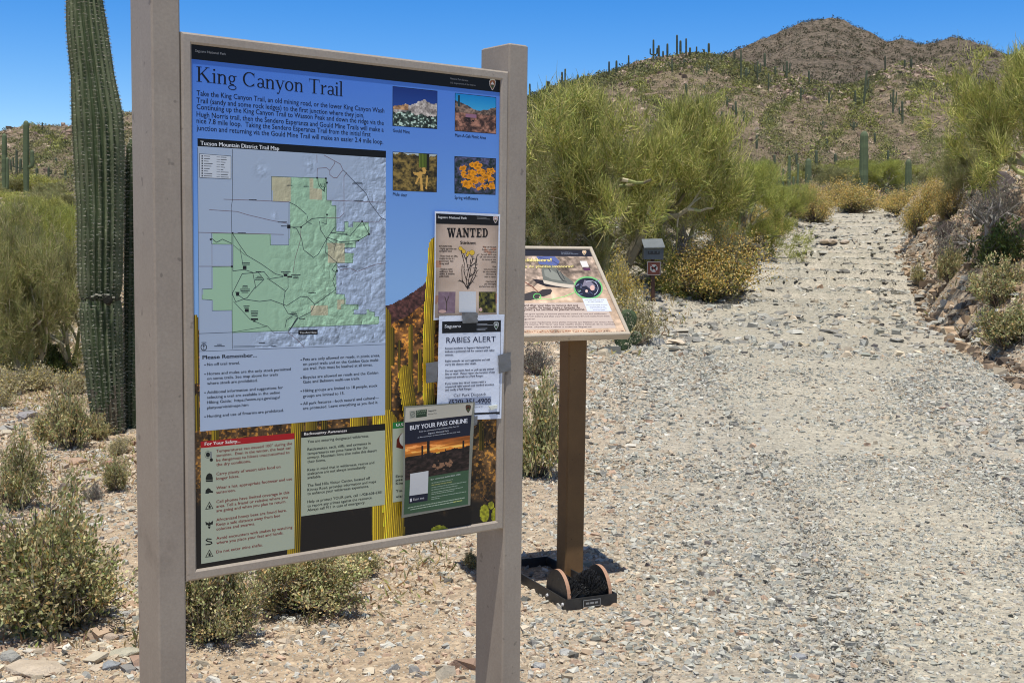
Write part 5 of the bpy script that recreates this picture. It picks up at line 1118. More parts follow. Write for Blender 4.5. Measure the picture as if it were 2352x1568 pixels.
# safety notice
def boxed(name, q4, band, title_, colb, tp, extra, lab=None):
    a = Art(sg, Z0 + .00012, c5); a.poly([q4[0], q4[1], band[1], band[0]], colb); a.poly([band[0], band[1], q4[2], q4[3]], (170, 178, 158)); a.z += .00007
    a.text(title_, tp[0], tp[1], tp[2], (230, 225, 220), .02); extra(a); return sub(a, name)
RDT = (124, 26, 26)
def saf(a):
    a.para(['Temperatures can exceed 100\u00b0 during the', 'summer.  Even in the winter, the heat can', 'be dangerous to hikers unaccustomed to', 'the dry conditions.', 'Carry plenty of water; take food on', 'longer hikes.', 'Wear a hat, appropriate footwear and use', 'sunscreen.', 'Cell phones have limited coverage in this', 'area. Tell a friend or relative where you', 'are going and when you plan to return.', 'Africanized honey bees are found here.', 'Keep a safe distance away from bee', 'colonies and swarms.', 'Avoid encounters with snakes by watching', 'where you place your feet and hands.', 'Do not enter mine shafts.'],
           280, [280, 322, 366, 410, 498, 543, 632, 674, 764, 808, 850, 938, 982, 1026, 1114, 1157, 1244], 6, (1005, 542), 27, RDT, .012)
    K = (28, 32, 30); a.disc((200, 300), 20, 24, K); a.ring((200, 300), 30, 34, 3, K, n=14); a.line([(228, 275), (232, 345)], 14, (120, 125, 130)); a.line([(228, 330), (231, 350)], 7, K, .0001); a.disc((232, 350), 16, 16, K, dz=.0001)
    a.poly([(180, 560), (178, 525), (190, 490), (215, 475), (238, 488), (246, 520), (246, 560)], K); a.line([(178, 545), (246, 540)], 3, (150, 155, 140), .0002)
    a.poly([(175, 672), (178, 640), (200, 618), (220, 625), (230, 642), (250, 650), (248, 664), (215, 664), (205, 672)], K)
    for y_ in (825, 1283):
        a.poly([(173, y_), (214, y_ - 78), (252, y_ - 8)], K); a.poly([(184, y_ - 8), (214, y_ - 63), (242, y_ - 13)], (170, 178, 158), .0001); a.poly([(205, y_ - 12), (205, y_ - 38), (215, y_ - 44), (225, y_ - 38), (226, y_ - 14)], K, .0002)
    a.poly([(175, 940), (205, 955), (210, 935), (220, 952), (250, 930), (245, 968), (225, 968), (222, 1000), (212, 1010), (202, 1000), (200, 972), (180, 975)], K); a.line([(198, 985), (228, 982)], 3, (170, 178, 158), .0001)
    a.line([(232, 1108), (195, 1105), (182, 1118), (200, 1130), (232, 1135), (238, 1148), (215, 1158), (180, 1160)], 11, K)
boxed('safety_notice', [(130, 175), (1028, 92), (1028, 1198), (135, 1345)], [(130, 238), (1028, 150)], 'For Your Safety...', (168, 28, 34), ((168, 212), (510, 183), 32), saf)
def bac(a):
    a.para(['You are entering designated wilderness.', 'Rattlesnakes, cacti, cliffs, and extremes in', 'temperatures can pose hazards for the', 'unwary. Mountain lions also make this desert', 'their home.', 'Keep in mind that in wilderness, rescue and', 'assistance are not always immediately', 'available.', 'The Red Hills Visitor Center, located off', 'Kinney Road, provides information and maps', 'to enhance your wilderness experience.', 'Help us protect YOUR park, call 1-928-608-6301', 'to report any crimes against the resource.', 'Always call 911 in case of emergency.'],
           1152, [188, 262, 302, 341, 380, 458, 495, 533, 608, 649, 686, 763, 804, 842], 11, (1867, 669), 25, (24, 26, 24), .012)
boxed('backcountry_notice', [(1092, 78), (1897, 2), (1893, 778), (1092, 890)], [(1092, 140), (1897, 66)], 'Backcountry Awareness', (18, 18, 20), ((1120, 114), (1530, 80), 27), bac)
a = Art(sg, Z0 + .00012, c6)
a.poly([(128, 305), (880, 215), (880, 285), (128, 378)], (40, 120, 62)); a.poly([(128, 378), (880, 285), (880, 1110), (128, 1222)], (170, 178, 158)); a.z += .00007
a.text('U.S.', (168, 350), (262, 340), 34, (235, 235, 235), .03); a.poly([(170, 590), (175, 500), (225, 430), (300, 420), (300, 620), (225, 605)], (96, 38, 26)); a.disc((265, 500), 60, 80, (200, 205, 200), dz=.0001)
for st, y_, w_ in (('Entrance', 938, 200), ('passes', 978, 150), ('Kinney', 1020, 150), ('Your', 1105, 110), ('visit', 1170, 105)): a.text(st, (163, y_), (163 + w_, y_ - w_ * .11), 30, (40, 44, 42), .02)
sub(a, 'fee_notice')

# ---- papers taped over the panel: sheets of their own, slightly bowed
def paper(name, quad, thick, off, label, cat, mat, fn, n=18, bow=0.0022, base_col=(214, 222, 238), corner=None):
    """a thin closed sheet with its print following the same bow"""
    sh = Sheet(A0, ED, -ZU, NF); c = np.array([sh.uv(*p) for p in quad]); b0 = sh.pt(c.mean(0), off)
    r_ = np.random.default_rng(len(label)); tt = thing(name, tuple(b0), label, cat)
    M2 = np.linalg.inv(np.array([np.append(c[1] - c[0], 0), np.append(c[3] - c[0], 0), [0, 0, 1]]).T)
    def bowf(uv):
        st = (M2 @ np.concatenate([(uv - c[0]).T, np.zeros((1, len(uv)))]))[:2].T; s_, t_ = st[:, 0], st[:, 1]
        return bow * (0.6 * np.sin(s_ * 5 + 1) * np.sin(t_ * 4) + 0.5 * np.cos(t_ * 9 + s_ * 3) * .5 + .8 * np.maximum(s_ - .8, 0) * 5 * np.maximum(.35 - t_, 0))
    old = sh.pt
    sh.pt = lambda uv, o=0.0: old(uv, o) + (bowf(np.asarray(uv, float).reshape(-1, 2)).reshape(np.asarray(uv).shape[:-1] + (1,))) * NF
    a = Art(sh, off); a.raster(quad, n, n * 2, lambda s_, t_, x, y: np.tile(np.array(base_col, float), (len(s_), 1)))
    # give the sheet its thickness
    g = a.m; V = np.concatenate(g.V); nn = len(V); q = np.array(g.F[4]); g.V = [V, V - NF * thick]; g.n = nn * 2
    g.F[4] = g.F[4] + (q[:, ::-1] + nn).tolist(); g.C[4] = g.C[4] * 2
    W_n = n + 1; H_n = 2 * n + 1; ed = list(range(W_n)) + [W_n * k + W_n - 1 for k in range(1, H_n)] + [W_n * (H_n - 1) + k for k in range(W_n - 2, -1, -1)] + [W_n * k for k in range(H_n - 2, 0, -1)]
    for i in range(len(ed)): p_, q_ = ed[i], ed[(i + 1) % len(ed)]; g.F[4].append([q_, p_, p_ + nn, q_ + nn]); g.C[4].append(tuple(lin(base_col)))
    a.m.build('sheet', mat, tt, b0)
    a = Art(sh, off + 0.00025); a.bowed = True; a.ds = 0.5; fn(a); a.done('print', M['ink'], tt, b0); return tt
c7 = lambda x, y: (964.3 + .3198 * x, 470.4 + .3198 * y)
def f_parch(s_, t_, x, y):
    n1 = fbm(s_ * 4, t_ * 6, 5, 61)[:, None]; e = (np.maximum(np.abs(s_ - .5) * 2, 0) ** 5 + (np.abs(t_ - .5) * 2) ** 6)[:, None]
    return np.array([208, 186, 168]) * (1 - .25 * np.clip(e, 0, 1)) * np.array([1, 1 - 0, 1]) + n1 * 26 - np.where(n1 > .3, 1, 0) * np.array([10, 34, 40])
def pic(fn_seed, base_, var):
    return lambda s_, t_, x, y: np.array(base_) + fbm(s_ * 7, t_ * 7, 4, fn_seed)[:, None] * np.array(var)
def pr_wanted(a):
    a.f = c7; a.raster([(112, 62), (564, 84), (548, 790), (106, 812)], 36, 60, f_parch); a.z += .00014
    a.poly([(112, 62), (564, 84), (562, 148), (112, 136)], (20, 18, 20)); a.z += .00007
    a.text('Saguaro National Park', (124, 96), (334, 104), 17, (215, 215, 215), .02); a.line([(408, 90), (475, 94)], 4, (120, 120, 120)); a.line([(408, 99), (500, 104)], 4, (120, 120, 120)); a.arrowhead((540, 107), 36, 52, (190, 150, 140), (205, 205, 210))
    title(a, 'WANTED', W_, (192, 232), (490, 233), 66, (22, 18, 18)); a.text('Stinknet', (286, 282), (402, 284), 24, (30, 22, 20), .03)
    K = (46, 34, 32)
    a.para(['INFORMATION:', '- Highly aggressive non-', 'springtime weed.', '', '- Flower heads are 3/8in,', 'roughly the size of a', 'pencil eraser. Very', 'strong smell!', '', '- Displaces native', 'wildflowers. Seed,', 'wildfire, & threatens', 'public health.'], 134, [303, 320, 337, 354, 373, 390, 409, 427, 445, 467, 484, 501, 518], 4, (268, 374), 12, K, .025)
    for i, st in enumerate(['HOW CAN YOU HELP?', 'Report it when you', 'see it! Download', 'SurveyIt app & scan', 'QR code below to take', 'the survey on your', 'phone.', '', 'Visit', 'www.preserve.org', 'for more detailed', 'information &', 'ways to report.', '', '-Clean boots &', 'gear thoroughly', 'you have been near it.']):
        if st: y_ = 308 + i * 17.6; a.text(st, (545 - len(st) * 5.6, y_), (545, y_ + 1), 11, K, .025)
    S_ = (36, 30, 28)
    st_ = [[(338, 605), (330, 540), (345, 470), (330, 400), (308, 345)], [(338, 605), (350, 520), (365, 440), (358, 400)], [(338, 600), (375, 520), (395, 450), (408, 390)], [(338, 600), (300, 540), (296, 470), (300, 430)], [(330, 540), (312, 480), (315, 420), (290, 320)], [(345, 470), (375, 400), (370, 350)], [(350, 520), (390, 490), (405, 450)], [(310, 560), (280, 540)], [(330, 400), (340, 350)], [(365, 440), (395, 415), (410, 360)], [(338, 600), (365, 560), (392, 520), (408, 470)]]
    for p in st_: a.line(p, 6, S_)
    rr_ = random.Random(2)
    for i in range(70):
        p = rr_.choice(st_); k = rr_.randrange(len(p) - 1); f = rr_.random(); q = (p[k][0] * (1 - f) + p[k + 1][0] * f, p[k][1] * (1 - f) + p[k + 1][1] * f); a.line([q, (q[0] + rr_.uniform(-20, 20), q[1] + rr_.uniform(-16, 6))], 3, S_, .0001)
    for x, y, r_ in ((288, 313, 13), (312, 335, 13), (372, 343, 18), (337, 360, 9), (345, 345, 10), (303, 322, 8)): a.disc((x, y), r_ + 2, r_ + 2, (90, 74, 30), dz=.0002); a.disc((x, y), r_, r_, (222, 184, 60), dz=.0003)
    a.raster([(128, 624), (252, 624), (250, 776), (128, 776)], 16, 18, pic(7, (134, 112, 126), (22, 22, 22)), dz=.0001); a.line([(190, 760), (188, 700), (175, 660)], 6, (70, 60, 50), .0003); a.line([(188, 700), (205, 655)], 5, (70, 60, 50), .0003); a.disc((160, 765), 28, 12, (206, 170, 160), dz=.0003)
    a.raster([(421, 624), (542, 624), (540, 772), (420, 772)], 22, 24, pic(8, (76, 74, 36), (120, 115, 40)), dz=.0001); a.disc((432, 752), 12, 14, (206, 170, 160), dz=.0003)
    a.poly([(278, 622), (399, 622), (399, 770), (278, 770)], (206, 210, 216), .0002)
paper('wanted_poster', [c7(104, 46), c7(574, 68), c7(562, 790), c7(98, 828)], .0004, .0018, 'parchment coloured wanted poster with a plant drawing, upper right on the sign', 'poster', M['paper'], pr_wanted)
def pr_rabies(a):
    a.f = c7; a.line([(152, 838), (574, 828), (563, 1500), (140, 1498), (152, 838)], 3, (60, 64, 74)); a.poly([(152, 838), (574, 828), (572, 910), (152, 921)], (22, 24, 28)); a.z += .00007
    a.text('Saguaro', (168, 882), (286, 879), 24, (220, 224, 230), .01)
    for y_, w_ in ((858, 75), (863 + 4, 115), (891, 75), (900, 62)): a.line([(402, y_ - 3), (402 + w_, y_ - 5)], 4, (150, 155, 165))
    a.arrowhead((541, 868), 36, 56, (110, 118, 120), (205, 212, 215)); a.text('RABIES ALERT', (180, 990), (538, 981), 42, (38, 44, 70), .004)
    a.para(['Recent incidents at Saguaro National Park', 'indicate a potential risk for contact with rabid', 'animals.', 'Rabid animals can very aggressive and still', 'carry the disease after death.', 'Do not approach, feed, or pick up any animal-', 'live or dead.  Please report the location of any', 'suspected animals to a Park Ranger.', 'If you come into direct contact with a', 'suspected rabid animal seek medical attention', 'and notify a Park Ranger.'], 172, [1036, 1059, 1083, 1127, 1151, 1197, 1220, 1243, 1288, 1311, 1334], 1, (527, 1049), 14, (48, 54, 78), .02)
    a.text('Call Park Dispatch', (234, 1377), (468, 1368), 24, (40, 46, 74)); a.poly([(198, 1390), (505, 1372), (505, 1424), (198, 1440)], (150, 160, 184)); a.text('(520) 351-4900', (202, 1432), (500, 1420), 38, (34, 38, 60), .02, .0004); a.line([(200, 1442), (505, 1428)], 3, (40, 44, 66), .0003)
    a.text('www.nps.gov call 911', (345, 1456), (445, 1450), 10, (60, 66, 90)); a.poly([(340, 1493), (562, 1483), (562, 1497), (340, 1506)], (24, 26, 32))
paper('rabies_notice', [c7(130, 798), c7(600, 786), c7(575, 1532), c7(112, 1548)], .0004, .0045, 'white rabies alert notice taped on the sign below the wanted poster', 'notice', M['paper'], pr_rabies)
m = MB()
q = [sg.uv(*c7(*p)) for p in ((480, 1440), (540, 1432), (538, 1456), (495, 1468))]; m.add(np.concatenate([sg.pt(np.array(q), .010), sg.pt(np.array(q), .0065)]), [(0, 3, 2, 1), (4, 5, 6, 7), (0, 1, 5, 4), (1, 2, 6, 5), (2, 3, 7, 6), (3, 0, 4, 7)], tuple(lin((215, 218, 205))))
b_ = sg.pt(np.array(q).mean(0), .008); V_ = np.concatenate(m.V) - b_; 
o = link('torn_paper', mesh('torn_paper', V_, [np.array(m.F[4])], M['paper'], np.array(m.C[4])), loc=tuple(b_)); tag(o, 'small curled scrap of pale paper at lower right corner of rabies notice', 'paper')
def pr_pass(a):
    a.f = c6; a.poly([(243, 130), (1022, 74), (1003, 212), (235, 296)], (186, 182, 168)); a.poly([(235, 296), (1003, 212), (984, 445), (236, 546)], (26, 30, 48))
    def fs(s_, t_, x, y):
        n = fbm(s_ * 3 + t_ * 2, t_ * 16, 4, 44); k = np.clip(t_ / .42, 0, 1)[:, None]; C = np.array([170, 92, 40]) * (1 - k) + np.array([236, 150, 50]) * k; C = C * (1 + .7 * n[:, None]) + np.where(n > .2, 40, 0)[:, None]
        g = t_ > .36 + .06 * fbm(s_ * 8, s_ * 0, 3, 4) - .05 * (s_ - .3); n2 = fbm(s_ * 20, t_ * 20, 4, 45)[:, None]; D = np.array([44, 34, 32]) * (1 + 1.0 * n2); C[g] = D[g]
        b = (np.hypot((s_ - .58) / .16, (t_ - .72) / .16) < 1) & (n2[:, 0] > .05); C[b] = (140, 105, 80)
        for xc, w_, t0 in ((.345, .022, -.02), (.26, .014, .10), (.90, .012, .12), (.62, .007, .30)): k_ = (np.abs(s_ - xc) < w_) & (t_ > t0) & (t_ < .5); C[k_] = (30, 24, 26)
        return C
    a.raster([(236, 546), (984, 445), (972, 840), (234, 960)], 70, 48, fs); a.poly([(234, 960), (972, 840), (960, 1232), (228, 1352)], (62, 90, 66)); a.z += .00007
    a.text('BUY YOUR PASS ONLINE', (292, 384), (958, 300), 54, (226, 228, 235), .02)
    for st, p, q, cp_ in (('Enjoy the convenience of purchasing a Day Pass for', (398, 408), (862, 345), 14), ('Saguaro National Park', (502, 430), (745, 398), 17), ('at Recreation.gov to save entrance fee or your visit', (380, 474), (875, 408), 13)): a.text(st, p, q, cp_, (196, 200, 210), .01)
    a.poly([(288, 165), (358, 158), (358, 240), (288, 250)], (150, 152, 140)); a.ring((323, 203), 26, 30, 5, (90, 95, 85), n=14, dz=.0002); a.line([(310, 215), (338, 190)], 6, (90, 95, 85), .0002)
    a.poly([(363, 158), (488, 143), (486, 228), (362, 242)], (44, 62, 46)); a.text('BUY YOUR', (375, 182), (478, 170), 20, (150, 165, 140), .01, .0003); a.text('PASS', (375, 208), (470, 196), 16, (120, 140, 115), .01, .0003)
    a.text('Saguaro', (503, 172), (597, 162), 17, (30, 30, 30), .02); a.text('National Park', (503, 208), (603, 196), 13, (60, 60, 60)); a.arrowhead((964, 140), 62, 90, (90, 60, 45), (40, 34, 32))
    a.poly([(293, 882), (503, 848), (500, 1105), (288, 1136)], (200, 202, 204)); a.poly([(284, 1137), (500, 1106), (498, 1192), (283, 1226)], (28, 32, 52)); a.text('Scan me', (332, 1190), (458, 1170), 28, (215, 215, 220), dz=.0004); a.poly([(296, 1168), (317, 1165), (317, 1203), (296, 1206)], (215, 215, 220), .0003)
    a.text('BUY YOUR PASS IN FIVE EASY STEPS', (532, 958), (877, 897), 15, (205, 215, 205), .01)
    for k, (y_, w_) in enumerate(((990, 245), (1015, 240), (1043, 400), (1070, 300), (1100, 360), (1120, 260), (1155, 395), (1176, 90))):
        x_ = 543
        while x_ < 543 + w_: L_ = MR.uniform(14, 34); e_ = min(x_ + L_, 543 + w_); a.line([(x_, y_ - (x_ - 543) * .17), (e_, y_ - (e_ - 543) * .17)], 7, (170, 170, 110) if k == 1 else (150, 166, 150)); x_ += L_ + 7
    for y0_, x0_, x1_ in ((1276, 275, 925), (1302, 305, 890)):
        x_ = x0_
        while x_ < x1_: L_ = MR.uniform(14, 34); e_ = min(x_ + L_, x1_); a.line([(x_, y0_ - (x_ - 275) * .185), (e_, y0_ - (e_ - 275) * .185)], 8, (196, 200, 120) if (x_ > 760 and y0_ > 1280) else (170, 184, 165)); x_ += L_ + 7
paper('pass_poster', [c6(225, 112), c6(1040, 62), c6(985, 1242), c6(205, 1392)], .0008, .0085, 'laminated blue and green buy your pass online poster at the sign bottom', 'poster', M['laminate'], pr_pass, base_col=(120, 122, 112), bow=.003)
def tape(quad, off, label, seed):
    m = MB(); c = np.array([sg.uv(*p) for p in quad]); n = 7; r_ = np.random.default_rng(seed); rows = []
    for j in range(n + 1):
        for i in range(n + 1):
            s_, t_ = i / n, j / n; e = r_.uniform(-.03, .03) if i in (0, n) or j in (0, n) else 0
            s_ += e; uv = c[0] * (1 - s_) * (1 - t_) + c[1] * s_ * (1 - t_) + c[2] * s_ * t_ + c[3] * (1 - s_) * t_; rows.append(sg.pt(uv, off + r_.uniform(0, .0012)))
    P = np.array(rows); b0 = P.mean(0); q = grid_faces(n + 1, n + 1); N_p = len(P)
    o = link('duct_tape', mesh('duct_tape', np.concatenate([P, P - NF * .0005]) - b0, [np.concatenate([q, q[:, ::-1] + N_p])], M['tape'], smooth=True), loc=tuple(b0)); tag(o, label, 'tape', 'grey duct tape pieces on the sign')
tape([c7(290, 773), c7(400, 773), c7(402, 845), c7(293, 850)], .0075, 'grey duct tape piece between the wanted poster and rabies notice', 1)
tape([c7(30, 1135), c7(118, 1122), c7(108, 1268), c7(34, 1278)], .0070, 'grey duct tape piece at the left edge of rabies notice', 2)
tape([c7(550, 1078), c7(636, 1055), c7(640, 1185), c7(556, 1208)], .0075, 'grey duct tape piece at the right edge of rabies notice, over the frame', 3)
tape([c6(1010, 232), c6(1075, 222), c6(1072, 320), c6(1000, 345)], .0065, 'dark duct tape piece at upper right edge of the pass poster', 4)

# ================================================================== tilted trail panel on legs
be = math.radians(25); E2 = np.array([math.cos(be), math.sin(be), 0]); B2 = np.array([-math.sin(be), math.cos(be), 0]); ti = math.radians(46)
U2 = B2 * math.cos(ti) + ZU * math.sin(ti); N2 = np.cross(E2, U2)
NR = pix(1449, 768, 5.086); LD = 0.372 / math.sin(ti); WB = 0.72
bs = Sheet(NR + U2 * LD - E2 * WB, E2, -U2, N2)            # origin: far left corner
def leg_c(u): p = NR - E2 * u + B2 * 0.24; return p
lp = leg_c(0.15); base2 = np.array([*(leg_c(WB / 2)[:2]), 0.0]); base2[2] = gz(base2[0], base2[1])
st_ = thing('trail_panel_stand', tuple(base2), 'tilted cream framed information panel on brown posts beside the trail', 'information panel')
for u in (0.15, 0.52):
    c = leg_c(u); topz = NR[2] + 0.24 * math.tan(ti) - 0.07; zb_ = -0.25; c[2] = (topz + zb_) / 2
    m = MB(); m.box(c, E2, B2, ZU, .092, .092, topz - zb_, bev=.006); m.build('leg', M['brown'], st_, base2)
m = MB(); ctr = NR - E2 * WB / 2 + U2 * LD / 2 - N2 * 0.018
m.box(ctr - N2 * .006, E2, U2, N2, WB - .02, LD - .02, .024)
m.build('backing', M['cream'], st_, base2)
m = MB()
def rail2(a, b, inn, wd):
    d = (b - a) / np.linalg.norm(b - a); pr_ = [(0, -.032), (0, .0), (.003, .003), (wd - .003, .003), (wd, 0), (wd, -.006)]
    ra = [a + inn * w_ + d * w_ + N2 * h_ for w_, h_ in pr_]; rb = [b + inn * w_ - d * w_ + N2 * h_ for w_, h_ in pr_]; n = len(pr_)
    m.add(ra + rb, [(i, i + 1, n + i + 1, n + i) for i in range(n - 1)] + [(0, n, 2 * n - 1, n - 1)])
k4 = [NR - E2 * WB + U2 * LD, NR + U2 * LD, NR, NR - E2 * WB]
rail2(k4[0], k4[1], -U2, .017); rail2(k4[1], k4[2], -E2, .017); rail2(k4[2], k4[3], U2, .017); rail2(k4[3], k4[0], E2, .017)
m.build('frame', M['cream'], st_, base2)
c8 = lambda x, y: (1176 + .19 * x, 533.1 + .19 * y)
a = Art(bs, -.0045, c8); a.P = lambda p: np.array(p)
u0_, u1_, v0_, v1_ = .016, WB - .016, .016, LD - .016
vh = bs.uv(*c8(500, 283))[1]; vt = bs.uv(*c8(500, 845))[1]; vb = bs.uv(*c8(500, 1165))[1]
def f_boot(s_, t_, x, y):
    n1 = fbm(s_ * 10, t_ * 8, 5, 81)[:, None]; n2 = fbm(s_ * 40, t_ * 28, 3, 82)[:, None]; C = np.array([192, 166, 142]) * (1 + .28 * n1 + .22 * n2)
    k = np.clip((.42 - t_ + .12 * n1[:, 0]) * 6, 0, 1)[:, None]; C = C * (1 - k) + (np.array([150, 132, 118]) * (1 + .6 * n2 + .5 * n1)) * k
    g = t_ < .1; return C
a.raster([(u0_, vh), (u1_, vh), (u1_, v1_), (u0_, v1_)], 120, 90, f_boot)
a.poly([(u0_, v0_), (u1_, v0_), (u1_, vh), (u0_, vh)], (28, 30, 44), raw=True)
a.poly([(u0_, vt), (WB - .055, vt), (WB - .055, vb), (u0_, vb)], (190, 174, 164), .0002, raw=True)
bs_o = np.array(base2)
o = a.done('photo_print', M['ink'], st_, base2)
a = Art(bs, -.0040, c8)
a.text('National Park Service', (600, 243), (735, 243), 11, (150, 160, 180)); a.text('U.S. Department of the Interior', (605, 262), (808, 262), 11, (150, 160, 180)); a.arrowhead((877, 243), 52, 52, (196, 150, 110), (225, 215, 195))
Y_ = (222, 206, 134)
# sock, boot, sole, shadow
a.poly([(300, 285), (520, 285), (580, 345), (560, 385), (520, 400), (330, 380)], (86, 98, 150)); a.line([(330, 300), (480, 330), (560, 380)], 10, (58, 66, 110), .0001)
a.poly([(360, 440), (400, 380), (520, 400), (560, 450), (640, 520), (745, 590), (760, 640), (700, 650), (560, 620), (420, 600), (380, 570)], (104, 106, 100), .0001)
a.poly([(390, 450), (470, 440), (560, 500), (600, 580), (480, 560), (400, 520)], (132, 134, 126), .0002); a.line([(545, 450), (575, 520), (620, 580), (660, 590)], 9, (44, 46, 50), .0003); a.line([(590, 470), (640, 560)], 6, (44, 46, 50), .0003); a.line([(430, 400), (470, 470)], 12, (66, 68, 70), .0003)
a.poly([(378, 570), (560, 608), (770, 632), (770, 665), (700, 668), (520, 640), (390, 612)], (196, 184, 168), .0003); a.poly([(250, 555), (385, 575), (480, 630), (750, 660), (700, 672), (420, 650), (300, 605)], (30, 28, 38), .00005)
for i in range(7): a.line([(250 - i * 14, 565 + i * 12), (340 - i * 12, 590 + i * 10)], 5, (60, 50, 52), .0001)
a.poly([(150, 740), (260, 705), (330, 720), (330, 790), (230, 815), (150, 818)], (62, 58, 60), .0001); a.poly([(320, 720), (370, 685), (470, 678), (490, 700), (470, 740), (380, 772), (330, 765)], (54, 50, 54), .0001); a.line([(150, 590), (250, 650), (320, 715)], 10, (120, 70, 56), .0002)
a.ring((308, 770), 45, 35, 7, (110, 205, 110), n=20, dz=.0004); a.line([(345, 800), (480, 805), (640, 770), (770, 715), (810, 700)], 7, (150, 215, 130), .0003); a.poly([(785, 690), (842, 692), (815, 725)], (170, 225, 150), .0004)
a.disc((925, 665), 178, 138, (110, 180, 112), 28, .0003, .12); a.disc((925, 665), 160, 120, (30, 34, 52), 28, .0004, .12)
r3 = random.Random(8)
for i in range(26): x_, y_ = r3.uniform(800, 1050), r3.uniform(585, 740); a.line([(x_, y_), (x_ + r3.uniform(-40, 40), y_ + r3.uniform(-26, 26))], 5, r3.choice([(96, 106, 140), (60, 66, 92), (150, 160, 190)]), .0005)
a.poly([(880, 570), (960, 590), (1010, 640), (1000, 700), (950, 680), (900, 640), (850, 650)], (120, 116, 132), .00052); a.disc((975, 665), 28, 34, (206, 170, 160), 12, .0006); a.disc((905, 705), 16, 18, (226, 190, 180), 10, .0006)
a.ring((950, 670), 95, 90, 4, (200, 205, 225), -120, 60, 14, .0006)
a.text('Stop the Hitchhikers!', (-330, 352), (500, 352), 42, (60, 52, 40), .03, .0006, .2); a.text('Stop the Hitchhikers!', (-332, 348), (496, 348), 42, Y_, .03, .0007, .2)
a.text('\u00a1Alto a las semillas autostopistas de plantas invasoras!', (-700, 428), (758, 424), 32, (60, 52, 40), .02, .0006, .2); a.text('\u00a1Alto a las semillas autostopistas de plantas invasoras!', (-703, 424), (755, 420), 32, Y_, .02, .0007, .2)
a.poly([(822, 342), (905, 342), (935, 412), (855, 416)], (214, 210, 206), .0004); a.poly([(858, 425), (945, 423), (955, 456), (878, 458)], (84, 48, 78), .0004)
a.poly([(852, 792), (1142, 792), (1210, 948), (915, 948)], (206, 212, 226), .0004)
K2 = (92, 78, 84)
for i, (st, x0_, x1_) in enumerate((('These seeds under your shoes', 885, 1120), ('are many hitchhikers', 925, 1100), ('', 0, 0), ('Can you find seeds on yours', 900, 1158), ('are invasive plants on our', 945, 1130), ('trails and spread weeds', 950, 1150), ('across our parks', 985, 1130))):
    if st: a.text(st, (x0_, 818 + i * 20), (x1_, 818 + i * 20), 11, K2, .01, .0006)
a.text('Use this boot brush before and after your hike to remove dirt and', (-330, 888), (803, 888), 26, (80, 58, 56), .02); a.text('mud. Use este cepillo de botas antes y despu\u00e9s de', (-80, 918), (828, 914), 26, (80, 58, 56), .02); a.text('su caminata para eliminar el polvo y las semillas de plantas invasoras.', (-400, 944), (890, 936), 26, (80, 58, 56), .02)
for y_, st, x1_ in ((990, 'Seeds of invasive plants travel on your boots, and they can grow quickly to become plants that crowd out cacti and wildflowers', 1148), (1018, 'Some may be on your boots right now. Please use this brush before and after your hike to remove dirt and seeds from them', 1185), (1052, 'and protect our Saguaro!', 285), (1090, 'Las semillas de plantas invasoras viajan en sus botas y pueden crecer r\u00e1pidamente como plantas invasoras que desplazan a los cactus y flores', 1240), (1115, 'silvestres. Puede que las tenga en sus botas ahora mismo. Por favor use este cepillo antes y despu\u00e9s de su caminata', 1255), (1146, 'para quitar las semillas de estas plantas invasoras. \u00a1Ayudenos a salvar a nuestros Saguaros!', 968)):
    a.text(st, (-640 + (0 if x1_ > 400 else 400), y_), (x1_, y_ - 4), 17, (110, 92, 92), .01)
for i in range(60): x_ = -500 + i * 31; a.line([(x_, 1190 + r3.uniform(-8, 8)), (x_ + r3.uniform(6, 22), 1190 + r3.uniform(-9, 9))], 8, r3.choice([(150, 96, 70), (110, 84, 70), (176, 120, 90)]))
a.done('lettering', M['ink'], st_, base2)

# ================================================================== boot brush at the foot of the right leg
bb = lp.copy(); bb = bb + B2 * (-.046 - .12); bb[2] = 0.012      # front face of the leg, ground level
zg = float(gz(bb[0] + .05, bb[1] - .15)); bb[2] = zg - .012
FWd = -B2; br = thing('boot_brush', tuple(bb), 'black boot scraper with two half-round wooden ends and stiff bristles', 'boot brush')
BW, BL, TH = .235, .30, .005
def P_(e, f, z): return bb + E2 * e + FWd * f + ZU * z
m = MB(); cx = -.135
for e in (cx - BW / 2, cx + BW / 2): m.box(P_(e, -.04, .035), FWd, E2, ZU, .64, TH, .05)
m.box(P_(cx, BL - .02, .035), E2, FWd, ZU, BW + TH, TH, .05); m.box(P_(cx, -.355, .035), E2, FWd, ZU, BW - .01, TH, .05); m.box(P_(cx, .17, .016), E2, FWd, ZU, BW - .01, .22, .006)
pass
m.build('tray_frame', M['black'], br, bb)
for e in (cx - BW / 2 + .022, cx + BW / 2 - .022):
    n = 22; aa = np.linspace(0, np.pi, n); Rr = .098; rows = []
    for de in (-.008, .008): rows += [P_(e + de, .172 + Rr * math.cos(t), .045 + Rr * 1.12 * math.sin(t)) for t in aa]
    m = MB(); m.add(rows, [(i, i + 1, n + i + 1, n + i) for i in range(n - 1)]); m.build('wooden_rim', M['wood'], br, bb)
    m = MB(); sd = -1
    f0 = [P_(e - .0085, .172 + (Rr - .0005) * math.cos(t), .045 + (Rr * 1.12 - .0005) * math.sin(t)) for t in aa]; f1 = [P_(e + .0085, .172 + (Rr - .0005) * math.cos(t), .045 + (Rr * 1.12 - .0005) * math.sin(t)) for t in aa]
    m.add(f0 + f1, [tuple(range(n)), tuple(range(2 * n - 1, n - 1, -1))])
    for q in ((.13, .10), (.19, .12), (.21, .08)): s0 = P_(e - .0085, q[0], q[1]); m.tube(s0, s0 - E2 * .003, .003, .002, 6)
    m.build('side_plate', M['black'], br, bb)
r_ = np.random.default_rng(12); nb = 6500
